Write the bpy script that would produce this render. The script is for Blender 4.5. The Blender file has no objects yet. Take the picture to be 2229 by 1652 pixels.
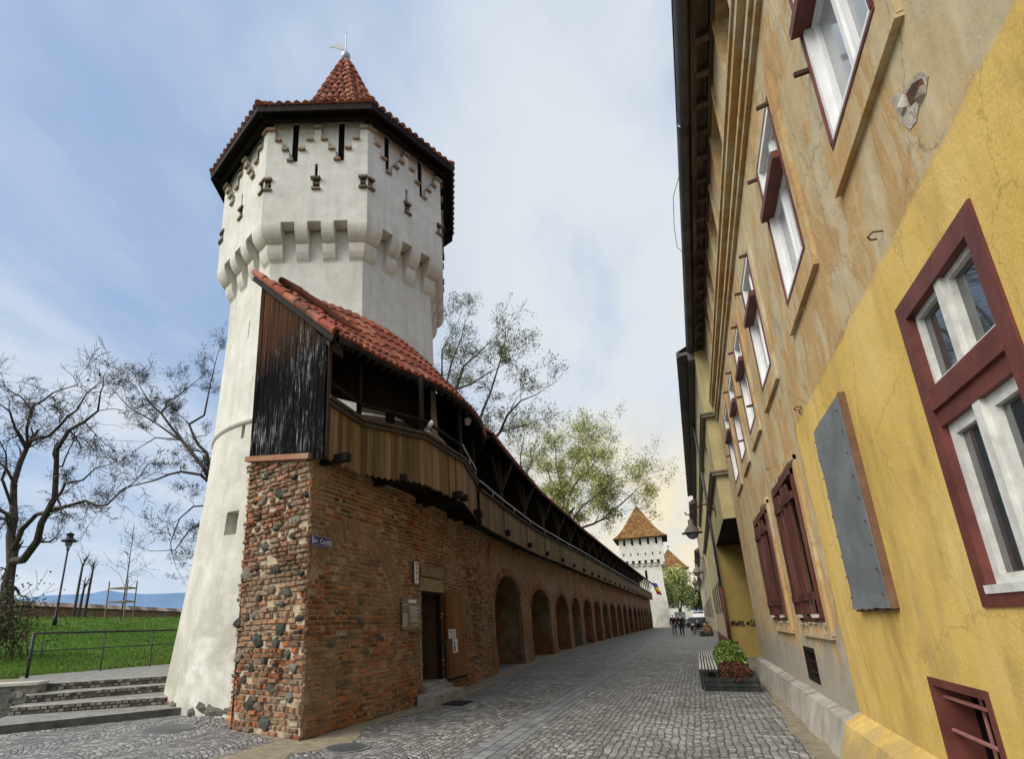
import bpy, math, random
from mathutils import Vector as V, Matrix, noise
from math import sin, cos, pi, radians, sqrt, atan2, hypot
rnd = random.Random(7)
S = bpy.context.scene
COL = S.collection
# ---------------------------------------------------------------- camera
H = 1.45
RX = V((0.9116575578975236, 0.4096519659892653, -0.032646039414501185))
UP = V((0.14095618340606603, -0.23708942804974764, 0.9612075517111999))
FW = V((-0.3860205324693478, 0.8808937903448822, 0.27388734662979203))
FPX, CX, CY = 1166.6257, 975.3654, 1030.2937      # focal length and principal point of the 2229 px wide photograph
cd = bpy.data.cameras.new("camera"); cam = bpy.data.objects.new("camera", cd); COL.objects.link(cam)
cam.matrix_world = Matrix(((RX.x, UP.x, -FW.x, 0), (RX.y, UP.y, -FW.y, 0), (RX.z, UP.z, -FW.z, H), (0, 0, 0, 1)))
cd.sensor_width = 36; cd.lens = FPX*36/2229
cd.shift_x = (1114.5-CX)/2229; cd.shift_y = (CY-826)/2229
cd.clip_start = .05; cd.clip_end = 12000
S.camera = cam
S.view_settings.view_transform = 'Standard'; S.view_settings.look = 'None'
S.view_settings.exposure = 0.4; S.view_settings.gamma = 1
# ---------------------------------------------------------------- sky and sun
SUN_EL, SUN_AZ = radians(42), radians(216)   # azimuth measured clockwise from +Y
w = bpy.data.worlds.new("World"); S.world = w; w.use_nodes = True
nt = w.node_tree; nt.nodes.clear(); L = nt.links.new
def wn(t, **k):
    n = nt.nodes.new(t)
    for a, b in k.items(): setattr(n, a, b)
    return n
def ray(px, py): return RX*(px-CX)-UP*(py-CY)+FW*FPX
def wmath(op, a, b=None, clamp=False):
    n = wn('ShaderNodeMath', operation=op, use_clamp=clamp)
    for i, q in enumerate((a, b)):
        if q is None: continue
        if isinstance(q, (int, float)): n.inputs[i].default_value = q
        else: L(q, n.inputs[i])
    return n.outputs[0]
def wramp(fac, pts):
    r = wn('ShaderNodeValToRGB'); L(fac, r.inputs[0]); e = r.color_ramp.elements
    while len(e) < len(pts): e.new(.5)
    for q, (p, c) in zip(e, pts):
        q.position = p; q.color = (c, c, c, 1) if isinstance(c, (int, float)) else (*c, 1)
    return r.outputs[0]
def wmix(f, a, b, mode='MIX'):
    n = wn('ShaderNodeMix', data_type='RGBA', blend_type=mode)
    for i, q in ((0, f), (6, a), (7, b)):
        if isinstance(q, (int, float)): n.inputs[i].default_value = q
        elif isinstance(q, tuple): n.inputs[i].default_value = (*q, 1)
        else: L(q, n.inputs[i])
    return n.outputs[2]
sky = wn('ShaderNodeTexSky', sky_type='NISHITA', sun_disc=False, sun_elevation=SUN_EL, sun_rotation=SUN_AZ)
sky.air_density = 1.2; sky.dust_density = 1.5
tc = wn('ShaderNodeTexCoord'); sep = wn('ShaderNodeSeparateXYZ'); L(tc.outputs['Generated'], sep.inputs[0])
dx, dy, dz = sep.outputs
zz = wmath('ADD', wmath('MAXIMUM', dz, 0.0), .16)
cv = wn('ShaderNodeCombineXYZ'); L(wmath('DIVIDE', dx, zz), cv.inputs[0]); L(wmath('DIVIDE', dy, zz), cv.inputs[1])
def wnoise(scale, det, rough, off, dist=0.0, sy=1.0):
    m = wn('ShaderNodeMapping'); L(cv.outputs[0], m.inputs[0]); m.inputs['Location'].default_value = off
    m.inputs['Rotation'].default_value = (0, 0, .5); m.inputs['Scale'].default_value = (1, sy, 1)
    n = wn('ShaderNodeTexNoise'); L(m.outputs[0], n.inputs['Vector'])
    n.inputs['Scale'].default_value = scale; n.inputs['Detail'].default_value = det
    n.inputs['Roughness'].default_value = rough; n.inputs['Distortion'].default_value = dist
    return n.outputs['Fac']
n1 = wnoise(.8, 6, .55, (3.1, 1.2, 0), .6, .5)
n2 = wnoise(2.6, 8, .58, (7.4, 4.2, 0), .3, .5)
base = wmix(1.0, sky.outputs[0], (.105, .105, .105), 'MULTIPLY')
base = wmix(.62, base, (.33, .45, .66))
cl = wmath('ADD', wmath('MULTIPLY', n1, .72), wmath('MULTIPLY', n2, .28))
cmask = wramp(cl, [(.42, 0.0), (.50, .6), (.58, 1.0)])
ccol = wramp(n1, [(.38, (.36, .44, .58)), (.52, (.50, .56, .65)), (.62, (.55, .60, .66)), (.74, (.42, .48, .57))])
col = wmix(cmask, base, ccol)
# brighter, yellowish evening break in the cloud low over the end of the street
dirn = wn('ShaderNodeVectorMath', operation='DOT_PRODUCT'); L(tc.outputs['Generated'], dirn.inputs[0]); dirn.inputs[1].default_value = V((-.02, .98, .2)).normalized()
g1 = wramp(dirn.outputs['Value'], [(.86, 0.0), (.97, .75), (1.0, 1.0)])
band = wmath('MULTIPLY', g1, wramp(n2, [(.3, .35), (.6, 1.0)]))
low = wramp(dz, [(.0, 1.0), (.26, .8), (.38, 0.0)])
hi = wn('ShaderNodeVectorMath', operation='DOT_PRODUCT'); L(tc.outputs['Generated'], hi.inputs[0]); hi.inputs[1].default_value = ray(1330, 520).normalized()
col = wmix(wmath('MULTIPLY', wramp(hi.outputs['Value'], [(.90, 0.0), (.985, .9)]), wramp(n2, [(.36, .25), (.56, 1.0)])), col, (.57, .61, .64))
hz = wramp(dz, [(.0, .9), (.10, .4), (.26, 0.0)])
col = wmix(hz, col, (.54, .61, .70))
col = wmix(wmath('MULTIPLY', band, low), col, (.76, .65, .44))
# glow added around the sun behind the viewer, to brighten facade and pier
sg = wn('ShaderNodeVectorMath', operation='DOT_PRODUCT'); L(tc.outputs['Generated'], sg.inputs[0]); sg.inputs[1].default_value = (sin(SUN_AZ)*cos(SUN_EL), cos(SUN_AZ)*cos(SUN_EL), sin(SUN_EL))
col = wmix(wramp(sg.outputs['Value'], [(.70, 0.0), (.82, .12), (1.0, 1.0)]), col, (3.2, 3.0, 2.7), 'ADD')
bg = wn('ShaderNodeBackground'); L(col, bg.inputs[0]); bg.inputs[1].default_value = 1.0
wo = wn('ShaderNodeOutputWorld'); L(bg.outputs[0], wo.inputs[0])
sd = bpy.data.lights.new('sun', 'SUN'); so = bpy.data.objects.new('sun', sd); COL.objects.link(so)
sd.energy = 1.1; sd.angle = radians(32); sd.color = (1, .94, .84)
sdir = V((sin(SUN_AZ)*cos(SUN_EL), cos(SUN_AZ)*cos(SUN_EL), sin(SUN_EL)))
so.rotation_euler = (-sdir).to_track_quat('-Z', 'Y').to_euler()
S.cycles.max_bounces = 6
# ---------------------------------------------------------------- photo geometry: a pixel seen on a real plane
def ray(px, py): return RX*(px-CX)-UP*(py-CY)+FW*FPX
def on_x(px, py, x):
    r = ray(px, py); return r*(x/r.x)+V((0, 0, H))
def on_y(px, py, y):
    r = ray(px, py); return r*(y/r.y)+V((0, 0, H))
def on_z(px, py, z):
    r = ray(px, py); return r*((z-H)/r.z)+V((0, 0, H))
# ---------------------------------------------------------------- objects
def tag(o, label=None, cat=None, group=None, kind=None):
    if label: o['label'] = label
    if cat: o['category'] = cat
    if group: o['group'] = group
    if kind: o['kind'] = kind
    return o
def thing(name, label, cat, loc=(0, 0, 0), group=None, rz=0):
    o = bpy.data.objects.new(name, None); COL.objects.link(o); o.location = loc; o.rotation_euler.z = rz
    o.empty_display_size = .2
    return tag(o, label, cat, group)
def off(o):
    p = V((0, 0, 0))
    while o is not None:
        p += o.location; o = o.parent
    return p
def copy_tree(o, parent=None):
    c = o.copy(); COL.objects.link(c); c.parent = parent
    for ch in list(o.children): copy_tree(ch, c)
    return c
class MB:
    def __init__(s): s.v = []; s.f = []; s.c = []; s.mi = []; s.r = []
    def add(s, vs, fs, c=None, mi=0):
        b = len(s.v); s.r.append((b, len(s.f))); s.v += [tuple(q) for q in vs]
        for f in fs:
            s.f.append([b+i for i in f]); s.c.append(c or (1, 1, 1)); s.mi.append(mi)
    def each(s, name, mats, parent, per=None, **k):
        # every box, bar or brick added becomes a part of its own (per = how many adds make one part)
        comp = []; i = 0; n = len(s.f); used = list(s.r); per = per or 1; out = []
        for j in range(0, len(used), per):
            a = used[j]; b = used[j+per] if j+per < len(used) else (len(s.v), len(s.f))
            m = MB(); m.v = s.v[a[0]:b[0]]; m.f = [[q-a[0] for q in f] for f in s.f[a[1]:b[1]]]; m.c = s.c[a[1]:b[1]]; m.mi = s.mi[a[1]:b[1]]
            out.append(m.build(name, mats, parent, **k))
        return out
    def quad(s, a, b, c_, d, c=None, mi=0): s.add([a, b, c_, d], [(0, 1, 2, 3)], c, mi)
    def box(s, a, b, c=None, mi=0): s.fbox((V((0, 0, 0)), V((1, 0, 0)), V((0, 1, 0)), V((0, 0, 1))), a[0], b[0], a[1], b[1], a[2], b[2], c, mi)
    def fbox(s, F, u0, u1, n0, n1, z0, z1, c=None, mi=0, bev=0):
        o, eu, en, ez = F
        P = lambda u, n, z: o+eu*u+en*n+ez*z
        vs = [P(u, n, z) for z in (z0, z1) for n in (n0, n1) for u in (u0, u1)]
        s.add(vs, [(0, 2, 3, 1), (4, 5, 7, 6), (0, 1, 5, 4), (2, 6, 7, 3), (0, 4, 6, 2), (1, 3, 7, 5)], c, mi)
    def bar(s, a, b, w, h, up=V((0, 0, 1)), c=None, mi=0):
        a = V(a); b = V(b); d = (b-a); Ln = d.length
        if Ln < 1e-6: return
        d /= Ln; x = d.cross(up)
        if x.length < 1e-3: x = d.cross(V((1, 0, 0)))
        x.normalize(); y = x.cross(d)
        s.fbox((a, d, x, y), 0, Ln, -w/2, w/2, -h/2, h/2, c, mi)
    def tube(s, pts, rs, n=6, c=None, caps=True, mi=0):
        pts = [V(p) for p in pts]
        if isinstance(rs, (int, float)): rs = [rs]*len(pts)
        vs = []; ref = None
        for i, p in enumerate(pts):
            t = pts[min(i+1, len(pts)-1)]-pts[max(i-1, 0)]
            if t.length < 1e-9: t = V((0, 0, 1))
            t.normalize()
            if ref is None: ref = t.orthogonal().normalized()
            else:
                ref = ref-t*ref.dot(t)
                ref = ref.normalized() if ref.length > 1e-6 else t.orthogonal().normalized()
            bi = t.cross(ref)
            for k in range(n):
                a = 2*pi*k/n; vs.append(p+(ref*cos(a)+bi*sin(a))*rs[i])
        fs = [(i*n+k, i*n+(k+1) % n, (i+1)*n+(k+1) % n, (i+1)*n+k) for i in range(len(pts)-1) for k in range(n)]
        if caps: fs += [tuple(range(n))[::-1], tuple((len(pts)-1)*n+k for k in range(n))]
        s.add(vs, fs, c, mi)
    def lathe(s, o, prof, n=16, c=None, rot=0, ax=None, mi=0):
        o = V(o); ez = V(ax) if ax else V((0, 0, 1)); ex = V((1, 0, 0)) if abs(ez.z) > .9 else ez.orthogonal().normalized(); ey = ez.cross(ex)
        vs = [o+(ex*cos(rot+2*pi*k/n)+ey*sin(rot+2*pi*k/n))*r+ez*z for r, z in prof for k in range(n)]
        fs = [(i*n+k, i*n+(k+1) % n, (i+1)*n+(k+1) % n, (i+1)*n+k) for i in range(len(prof)-1) for k in range(n)]
        if prof[0][0] > 1e-4: fs.append(tuple(range(n))[::-1])
        if prof[-1][0] > 1e-4: fs.append(tuple((len(prof)-1)*n+k for k in range(n)))
        s.add(vs, fs, c, mi)
    def prism(s, F, poly, n0, n1, c=None, mi=0):
        o, eu, en, ez = F; k = len(poly)
        vs = [o+eu*u+ez*z+en*n for n in (n0, n1) for u, z in poly]
        fs = [tuple(range(k)), tuple(range(k, 2*k))[::-1]]+[(i, i+k, (i+1) % k+k, (i+1) % k) for i in range(k)]
        s.add(vs, fs, c, mi)
    def build(s, name, mats, parent=None, smooth=False, label=None):
        o0 = off(parent); me = bpy.data.meshes.new(name)
        me.from_pydata([(v[0]-o0.x, v[1]-o0.y, v[2]-o0.z) for v in s.v], [], s.f)
        if not isinstance(mats, (list, tuple)): mats = [mats]
        for m in mats: me.materials.append(m)
        if any(s.mi): me.polygons.foreach_set('material_index', s.mi)
        ca = me.color_attributes.new('Col', 'FLOAT_COLOR', 'CORNER'); flat = []
        for f, c in zip(s.f, s.c):
            flat += [c[0], c[1], c[2], 1.0]*len(f)
        ca.data.foreach_set('color', flat)
        if smooth: me.polygons.foreach_set('use_smooth', [True]*len(me.polygons))
        me.update()
        o = bpy.data.objects.new(name, me); COL.objects.link(o)
        if parent is not None: o.parent = parent
        if label: o['label'] = label
        return o
def text(name, body, size, o, eu, ez, mat, parent=None, align='LEFT', ext=.001):
    cu = bpy.data.curves.new(name, 'FONT'); cu.body = body; cu.size = size; cu.align_x = align; cu.extrude = ext
    t = bpy.data.objects.new(name, cu); COL.objects.link(t)
    bpy.context.view_layer.update()
    me = bpy.data.meshes.new_from_object(t.evaluated_get(bpy.context.evaluated_depsgraph_get()))
    bpy.data.objects.remove(t); eu = V(eu).normalized(); ez = V(ez).normalized(); en = eu.cross(ez); o = V(o)
    M = Matrix(((eu.x, ez.x, en.x, o.x), (eu.y, ez.y, en.y, o.y), (eu.z, ez.z, en.z, o.z), (0, 0, 0, 1)))
    me.transform(Matrix.Translation(-off(parent)) @ M); me.materials.clear(); me.materials.append(mat)
    ob = bpy.data.objects.new(name, me); COL.objects.link(ob)
    if parent is not None: ob.parent = parent
    return ob
# ---------------------------------------------------------------- materials
class NT:
    def __init__(s, name, rough=.8, spec=.3, metal=0):
        s.m = bpy.data.materials.new(name); s.m.use_nodes = True; s.t = s.m.node_tree
        s.b = s.t.nodes['Principled BSDF']; s.b.inputs['Roughness'].default_value = rough
        s.b.inputs['Specular IOR Level'].default_value = spec; s.b.inputs['Metallic'].default_value = metal
        s.pos = s.n('ShaderNodeNewGeometry').outputs['Position']
    def n(s, t, **k):
        q = s.t.nodes.new(t)
        for a, b in k.items(): setattr(q, a, b)
        return q
    def l(s, a, b): s.t.links.new(a, b)
    def _in(s, sock, v):
        if isinstance(v, (int, float)):
            sock.default_value = v
        elif isinstance(v, tuple): sock.default_value = (*v, 1) if (len(v) == 3 and len(sock.default_value) == 4) else v
        else: s.l(v, sock)
    def math(s, op, a, b=None, c=None, clamp=False):
        q = s.n('ShaderNodeMath', operation=op, use_clamp=clamp)
        for i, v in enumerate((a, b, c)):
            if v is not None: s._in(q.inputs[i], v)
        return q.outputs[0]
    def sepxyz(s, v=None):
        q = s.n('ShaderNodeSeparateXYZ'); s.l(v or s.pos, q.inputs[0]); return q.outputs
    def comb(s, x, y, z=0.0):
        q = s.n('ShaderNodeCombineXYZ')
        for i, v in enumerate((x, y, z)): s._in(q.inputs[i], v)
        return q.outputs[0]
    def map(s, sc=(1, 1, 1), loc=(0, 0, 0), rot=(0, 0, 0), v=None):
        q = s.n('ShaderNodeMapping'); s.l(v or s.pos, q.inputs[0])
        q.inputs['Scale'].default_value = sc; q.inputs['Location'].default_value = loc; q.inputs['Rotation'].default_value = rot
        return q.outputs[0]
    def noise(s, scale, det=4, rough=.55, v=None, dist=0, out='Fac'):
        q = s.n('ShaderNodeTexNoise'); s.l(v or s.pos, q.inputs['Vector'])
        q.inputs['Scale'].default_value = scale; q.inputs['Detail'].default_value = det
        q.inputs['Roughness'].default_value = rough; q.inputs['Distortion'].default_value = dist
        return q.outputs[out]
    def vor(s, scale, v=None, feat='F1', rnd=1.0, out='Distance', metric='EUCLIDEAN'):
        q = s.n('ShaderNodeTexVoronoi', feature=feat)
        if feat != 'DISTANCE_TO_EDGE': q.distance = metric
        s.l(v or s.pos, q.inputs['Vector']); q.inputs['Scale'].default_value = scale; q.inputs['Randomness'].default_value = rnd
        return q.outputs[out]
    def ramp(s, f, pts, interp='LINEAR'):
        q = s.n('ShaderNodeValToRGB'); s.l(f, q.inputs[0]); q.color_ramp.interpolation = interp; e = q.color_ramp.elements
        while len(e) < len(pts): e.new(.5)
        for a, (p, c) in zip(e, pts):
            a.position = p; a.color = (c, c, c, 1) if isinstance(c, (int, float)) else (*c, 1)
        return q.outputs[0]
    def mix(s, f, a, b, mode='MIX'):
        q = s.n('ShaderNodeMix', data_type='RGBA', blend_type=mode)
        for i, v in ((0, f), (6, a), (7, b)): s._in(q.inputs[i], v)
        return q.outputs[2]
    def bump(s, h, st=.5, dist=.02, nrm=None):
        q = s.n('ShaderNodeBump'); s.l(h, q.inputs['Height']); q.inputs['Strength'].default_value = st; q.inputs['Distance'].default_value = dist
        if nrm: s.l(nrm, q.inputs['Normal'])
        return q.outputs[0]
    def out(s, col, nrm=None, rough=None):
        s._in(s.b.inputs['Base Color'], col)
        if nrm: s.l(nrm, s.b.inputs['Normal'])
        if rough is not None: s._in(s.b.inputs['Roughness'], rough)
        return s.m
    def attr(s, name='Col'):
        q = s.n('ShaderNodeAttribute', attribute_name=name); return q.outputs['Color']
def simple(name, col, rough=.7, spec=.3, metal=0, var=.25, sc=6, bump=.15):
    n = NT(name, rough, spec, metal); f = n.noise(sc, 5, .6)
    c2 = tuple(min(1, q*(1+var)) for q in col); c1 = tuple(q*(1-var) for q in col)
    return n.out(n.ramp(f, [(.3, c1), (.7, c2)]), n.bump(n.noise(sc*6, 3), bump, .01))
def attrmat(name, rough=.85, sc=30, amt=.35, bump=.5, dirt=None, spec=.2, bd=.01):
    n = NT(name, rough, spec); c = n.attr()
    f = n.ramp(n.noise(sc, 5, .65), [(.3, 1-amt), (.7, 1+amt*.6)])
    c = n.mix(1.0, c, f, 'MULTIPLY')
    if dirt: c = n.mix(n.ramp(n.noise(dirt[0], 5, .6), [(.48, 0.0), (.62, dirt[2])]), c, dirt[1])
    return n.out(c, n.bump(n.noise(sc*1.7, 4, .7), bump, bd))
M = {}
M['brick'] = attrmat('old_brick', .9, 24, .35, .7, (1.1, (.30, .23, .15), .5))
M['tile'] = attrmat('roof_tile', .92, 14, .35, .4, (2.3, (.085, .06, .045), .6), .1)
M['stonework'] = attrmat('rubble_stone', .85, 9, .4, .8, None, .25, .03)
def m_cobble():
    n = NT('cobbles', .55, .35); x, y, z = n.sepxyz()
    t = n.math('SUBTRACT', n.math('FRACT', n.math('ADD', n.math('DIVIDE', x, 1.35), 10.2)), .5)
    arc = n.math('MULTIPLY', n.math('MULTIPLY', t, t), 1.5)
    yy = n.math('ADD', y, arc)
    wob = n.noise(1.6, 3, .5, out='Color'); wv = n.sepxyz(wob)
    u = n.math('ADD', x, n.math('MULTIPLY', wv[0], .10)); v = n.math('ADD', yy, n.math('MULTIPLY', wv[1], .12))
    vec = n.comb(u, v, 0.0)
    d = n.vor(11.5, vec, 'DISTANCE_TO_EDGE', .36); cc = n.vor(11.5, vec, 'F1', .36, 'Color')
    g = n.sepxyz(cc)[0]
    c = n.ramp(g, [(0, (.145, .142, .132)), (.4, (.225, .22, .205)), (.8, (.32, .312, .285)), (1, (.44, .425, .385))])
    c = n.mix(1.0, c, n.ramp(n.noise(.8, 7, .7), [(.3, .60), (.7, 1.25)]), 'MULTIPLY')
    c = n.mix(n.ramp(n.noise(7, 4, .7), [(.5, 0.0), (.8, .3)]), c, (.33, .32, .29))
    joint = n.ramp(d, [(.015, 0.0), (.075, 1.0)])
    # sandy, mossy joints towards both walls
    edge = n.math('ADD', n.ramp(n.math('ADD', n.math('MULTIPLY', x, -1.0), n.math('MULTIPLY', n.noise(1.3, 5, .7), .9)), [(0, 0.0), (1, 0.0)]), 0.0)
    c = n.mix(joint, n.mix(n.ramp(n.noise(.9, 4), [(.45, 0.0), (.6, .7)]), (.06, .057, .05), (.15, .13, .09)), c)
    hgt = n.ramp(d, [(0, 0.0), (.06, .6), (.2, .95), (.4, 1.0)])
    h2 = n.math('ADD', hgt, n.math('MULTIPLY', g, .5))
    return n.out(c, n.bump(n.noise(30, 4, .7), .25, .006, n.bump(h2, .9, .03)), n.ramp(n.noise(4, 3), [(.3, .42), (.7, .7)]))
M['cobble'] = m_cobble()
def m_setts():
    n = NT('setts', .55, .35); q = n.n('ShaderNodeTexBrick'); n.l(n.map((1, 1, 1), v=n.comb(n.sepxyz()[1], n.sepxyz()[0])), q.inputs['Vector'])
    q.inputs['Scale'].default_value = 1; q.inputs['Brick Width'].default_value = .3; q.inputs['Row Height'].default_value = .17
    q.inputs['Mortar Size'].default_value = .008; q.inputs['Mortar Smooth'].default_value = .5
    q.inputs['Color1'].default_value = (.26, .265, .26, 1); q.inputs['Color2'].default_value = (.17, .18, .185, 1); q.inputs['Mortar'].default_value = (.05, .05, .045, 1)
    c = n.mix(1.0, q.outputs['Color'], n.ramp(n.noise(3, 5, .7), [(.3, .65), (.7, 1.2)]), 'MULTIPLY')
    h = n.math('MULTIPLY', q.outputs['Fac'], -1.0)
    return n.out(c, n.bump(n.noise(25, 4, .7), .3, .006, n.bump(h, .9, .02)))
M['setts'] = m_setts()
def m_sand():
    n = NT('sandy_gravel', .95, .1)
    c = n.ramp(n.noise(6, 8, .75), [(.3, (.16, .13, .085)), (.5, (.28, .235, .16)), (.7, (.37, .33, .25))])
    c = n.mix(n.ramp(n.vor(34), [(.0, .5), (.35, 0.0)]), c, (.33, .32, .29))
    return n.out(c, n.bump(n.noise(40, 6, .8), .8, .02))
M['sand'] = m_sand()
def m_grass():
    n = NT('grass_ground', .95, .1)
    c = n.ramp(n.noise(1.4, 7, .7), [(.3, (.04, .10, .010)), (.55, (.08, .18, .015)), (.75, (.15, .24, .035))])
    return n.out(c, n.bump(n.noise(25, 6, .8), 1.0, .08))
M['grassg'] = m_grass()
def m_plaster(name, c0, c1, c2, stain=None):
    n = NT(name, .9, .15); f = n.noise(.8, 8, .62, dist=.4); g = n.noise(3.2, 8, .7)
    x, y, z = n.sepxyz()
    c = n.ramp(f, [(.3, c0), (.5, c1), (.72, c2)])
    c = n.mix(1.0, c, n.ramp(g, [(.3, .88), (.7, 1.06)]), 'MULTIPLY')
    run = n.noise(1.0, 6, .6, n.map((5, 5, .5)))
    c = n.mix(n.ramp(run, [(.48, 0.0), (.75, .42)]), c, tuple(q*.62 for q in c0))
    c = n.mix(n.ramp(n.noise(2.6, 9, .75, n.map((1, 1, .8), (3, 3, 3))), [(.56, 0.0), (.68, .4)]), c, tuple(q*.8 for q in c0))

    if stain:
        m = n.math('MULTIPLY', n.ramp(n.noise(.9, 7, .65, dist=.6), [(.38, 0.0), (.56, 1.0)]), n.ramp(n.math('DIVIDE', z, stain[0]), [(.1, .95), (1, 0.1)]))
        c = n.mix(m, c, stain[1])
    return n.out(c, n.bump(n.noise(2.2, 3), .35, .08, n.bump(n.noise(38, 6, .7), .35, .012)))
M['tower'] = m_plaster('lime_plaster', (.56, .54, .465), (.65, .635, .56), (.70, .69, .63), (5.5, (.38, .365, .29)))
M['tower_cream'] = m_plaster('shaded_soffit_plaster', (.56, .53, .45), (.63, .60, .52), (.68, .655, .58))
def m_facade():
    n = NT('weathered_facade', .92, .12); x, y, z = n.sepxyz()
    fl = n.noise(1.15, 9, .62, n.map((1, 1.15, .62)), dist=.7); fine = n.noise(5, 7, .7, n.map((1, 1.5, .6)))
    c = n.ramp(fl, [(.34, (.53, .43, .26)), (.47, (.50, .385, .21)), (.495, (.50, .335, .155)), (.60, (.46, .295, .13)), (.62, (.51, .39, .22))])
    c = n.mix(n.ramp(n.noise(1.1, 7, .7, n.map((1, 1.4, .7), (5, 2, 1))), [(.52, 0.0), (.55, .8)]), c, (.51, .44, .29))
    c = n.mix(1.0, c, n.ramp(fine, [(.3, .82), (.7, 1.12)]), 'MULTIPLY')
    ck2 = n.vor(.9, n.mix(.3, n.pos, n.noise(1.9, 6, .75, out='Color')), 'DISTANCE_TO_EDGE')
    c = n.mix(n.ramp(ck2, [(.0, .6), (.008, 0.0)]), c, (.16, .12, .07))
    c = n.mix(n.ramp(n.noise(1.0, 8, .75, n.map((3.5, 3.5, .5), (9, 7, 2))), [(.53, 0.0), (.70, .4)]), c, (.30, .23, .14))
    bare = n.ramp(n.noise(.75, 9, .7, n.map((1, 1, .8), (2, 11, 4)), dist=.4), [(.635, 0.0), (.65, 1.0)])
    c = n.mix(bare, c, n.mix(n.noise(9, 6, .7), (.26, .23, .18), (.45, .41, .32)))
    # damp grey plaster along the foot of the wall
    wet = n.math('SUBTRACT', n.math('MULTIPLY', n.noise(2.2, 7, .7), 2.4), z)
    c = n.mix(n.ramp(wet, [(.0, 0.0), (.35, .9)]), c, n.mix(n.noise(7, 6, .7), (.22, .20, .17), (.46, .43, .35)))
    # ochre paint on the shopfront bay
    wb = n.math('MULTIPLY', n.math('SUBTRACT', n.noise(2.5, 4), .5), .22)
    my = n.math('GREATER_THAN', n.math('ADD', 6.98, wb), y)
    mz = n.ramp(n.math('SUBTRACT', n.math('ADD', 3.56, n.math('MULTIPLY', wb, .35)), z), [(.0, 0.0), (.04, 1.0)])
    pa = n.math('MULTIPLY', my, mz)
    oc = n.ramp(n.noise(.9, 7, .6, n.map((1, 1.2, .7))), [(.3, (.55, .37, .09)), (.5, (.66, .455, .13)), (.7, (.72, .52, .19))])
    oc = n.mix(n.ramp(n.noise(2.2, 6, .65, n.map((1, 1, .4), (3, 1, 2))), [(.50, 0.0), (.70, .7)]), oc, (.38, .25, .08))
    oc = n.mix(n.ramp(n.noise(1.0, 8, .7, n.map((4, 4, .55), (1, 7, 2))), [(.54, 0.0), (.72, .6)]), oc, (.42, .31, .14))
    gz = n.math('SUBTRACT', n.math('MULTIPLY', n.noise(1.7, 7, .7), 1.5), z)
    oc = n.mix(n.ramp(gz, [(.1, 0.0), (.6, .75)]), oc, n.mix(n.noise(6, 5, .7), (.24, .18, .08), (.42, .34, .2)))
    oc = n.mix(1.0, oc, n.ramp(n.noise(60, 3, .7), [(.3, .84), (.7, 1.1)]), 'MULTIPLY')
    ck = n.vor(1.1, n.mix(.3, n.pos, n.noise(2.3, 6, .75, out='Color')), 'DISTANCE_TO_EDGE')
    oc = n.mix(n.ramp(ck, [(.0, .5), (.006, 0.0)]), oc, (.22, .14, .05))
    c = n.mix(pa, c, oc)
    hb = n.ramp(fl, [(.48, 0.0), (.53, 1.0)])
    hb = n.math('MULTIPLY', hb, n.math('SUBTRACT', 1.0, pa))
    return n.out(c, n.bump(n.noise(26, 7, .75), .4, .012, n.bump(n.math('ADD', n.noise(3, 4), n.math('MULTIPLY', hb, .35)), .45, .03)))
M['facade'] = m_facade()
M['ochre'] = m_plaster('ochre_plaster', (.52, .35, .09), (.62, .435, .14), (.68, .50, .20))
M['beige'] = m_plaster('beige_trim', (.40, .31, .18), (.47, .375, .22), (.53, .44, .29))
M['olive'] = m_plaster('dull_yellow_plaster', (.40, .34, .17), (.48, .41, .21), (.55, .48, .27))
M['cream2'] = m_plaster('cream_plaster', (.40, .35, .2), (.50, .44, .27), (.56, .5, .33))
M['greyplaster'] = m_plaster('rough_grey_render', (.26, .24, .2), (.38, .35, .29), (.5, .46, .38))
def m_wood(name, cols, sc=18, rough=.8, patch=None, axis='z', board=.0):
    n = NT(name, rough, .2)
    s3 = {'z': (sc, sc, .6), 'x': (.6, sc, sc), 'y': (sc, .6, sc)}[axis]
    f = n.noise(1, 7, .7, n.map(s3)); c = n.ramp(f, [(.3, cols[0]), (.5, cols[1]), (.72, cols[2])])
    c = n.mix(1.0, c, n.attr(), 'MULTIPLY')
    if patch: c = n.mix(n.ramp(patch[0](n), [(.35, 0.0), (.65, patch[2])]), c, patch[1](n))
    return n.out(c, n.bump(f, .6, .012))
M['boards'] = m_wood('weathered_boards', [(.11, .07, .03), (.20, .13, .06), (.30, .205, .105)])
def _p0(n):
    z = n.sepxyz()[2]; return n.math('ADD', n.math('MULTIPLY', n.math('SUBTRACT', 6.9, z), .42), n.math('MULTIPLY', n.noise(2.2, 5, .6), .5))
def _p1(n):
    f = n.math('ADD', n.noise(1, 8, .8, n.map((24, 24, 2.2))), n.math('MULTIPLY', n.math('SUBTRACT', n.noise(1.6, 4, .6), .5), .35)); return n.ramp(f, [(.46, (.002, .002, .0022)), (.55, (.007, .007, .0075)), (.60, (.07, .07, .073)), (.68, (.36, .36, .35))])
M['blackboards'] = m_wood('charred_boards', [(.014, .008, .005), (.045, .02, .010), (.11, .055, .025)], 16, .9, (_p0, _p1, .99))
M['blackboards'].node_tree.nodes['Principled BSDF'].inputs['Specular IOR Level'].default_value = .06
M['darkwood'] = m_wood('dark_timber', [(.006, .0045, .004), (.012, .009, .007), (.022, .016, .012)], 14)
M['postwood'] = m_wood('grey_brown_post', [(.03, .022, .016), (.06, .045, .034), (.11, .085, .065)], 14)
M['doorwood'] = m_wood('oak_door', [(.10, .04, .012), (.19, .08, .022), (.26, .12, .035)], 12, .55)
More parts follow.
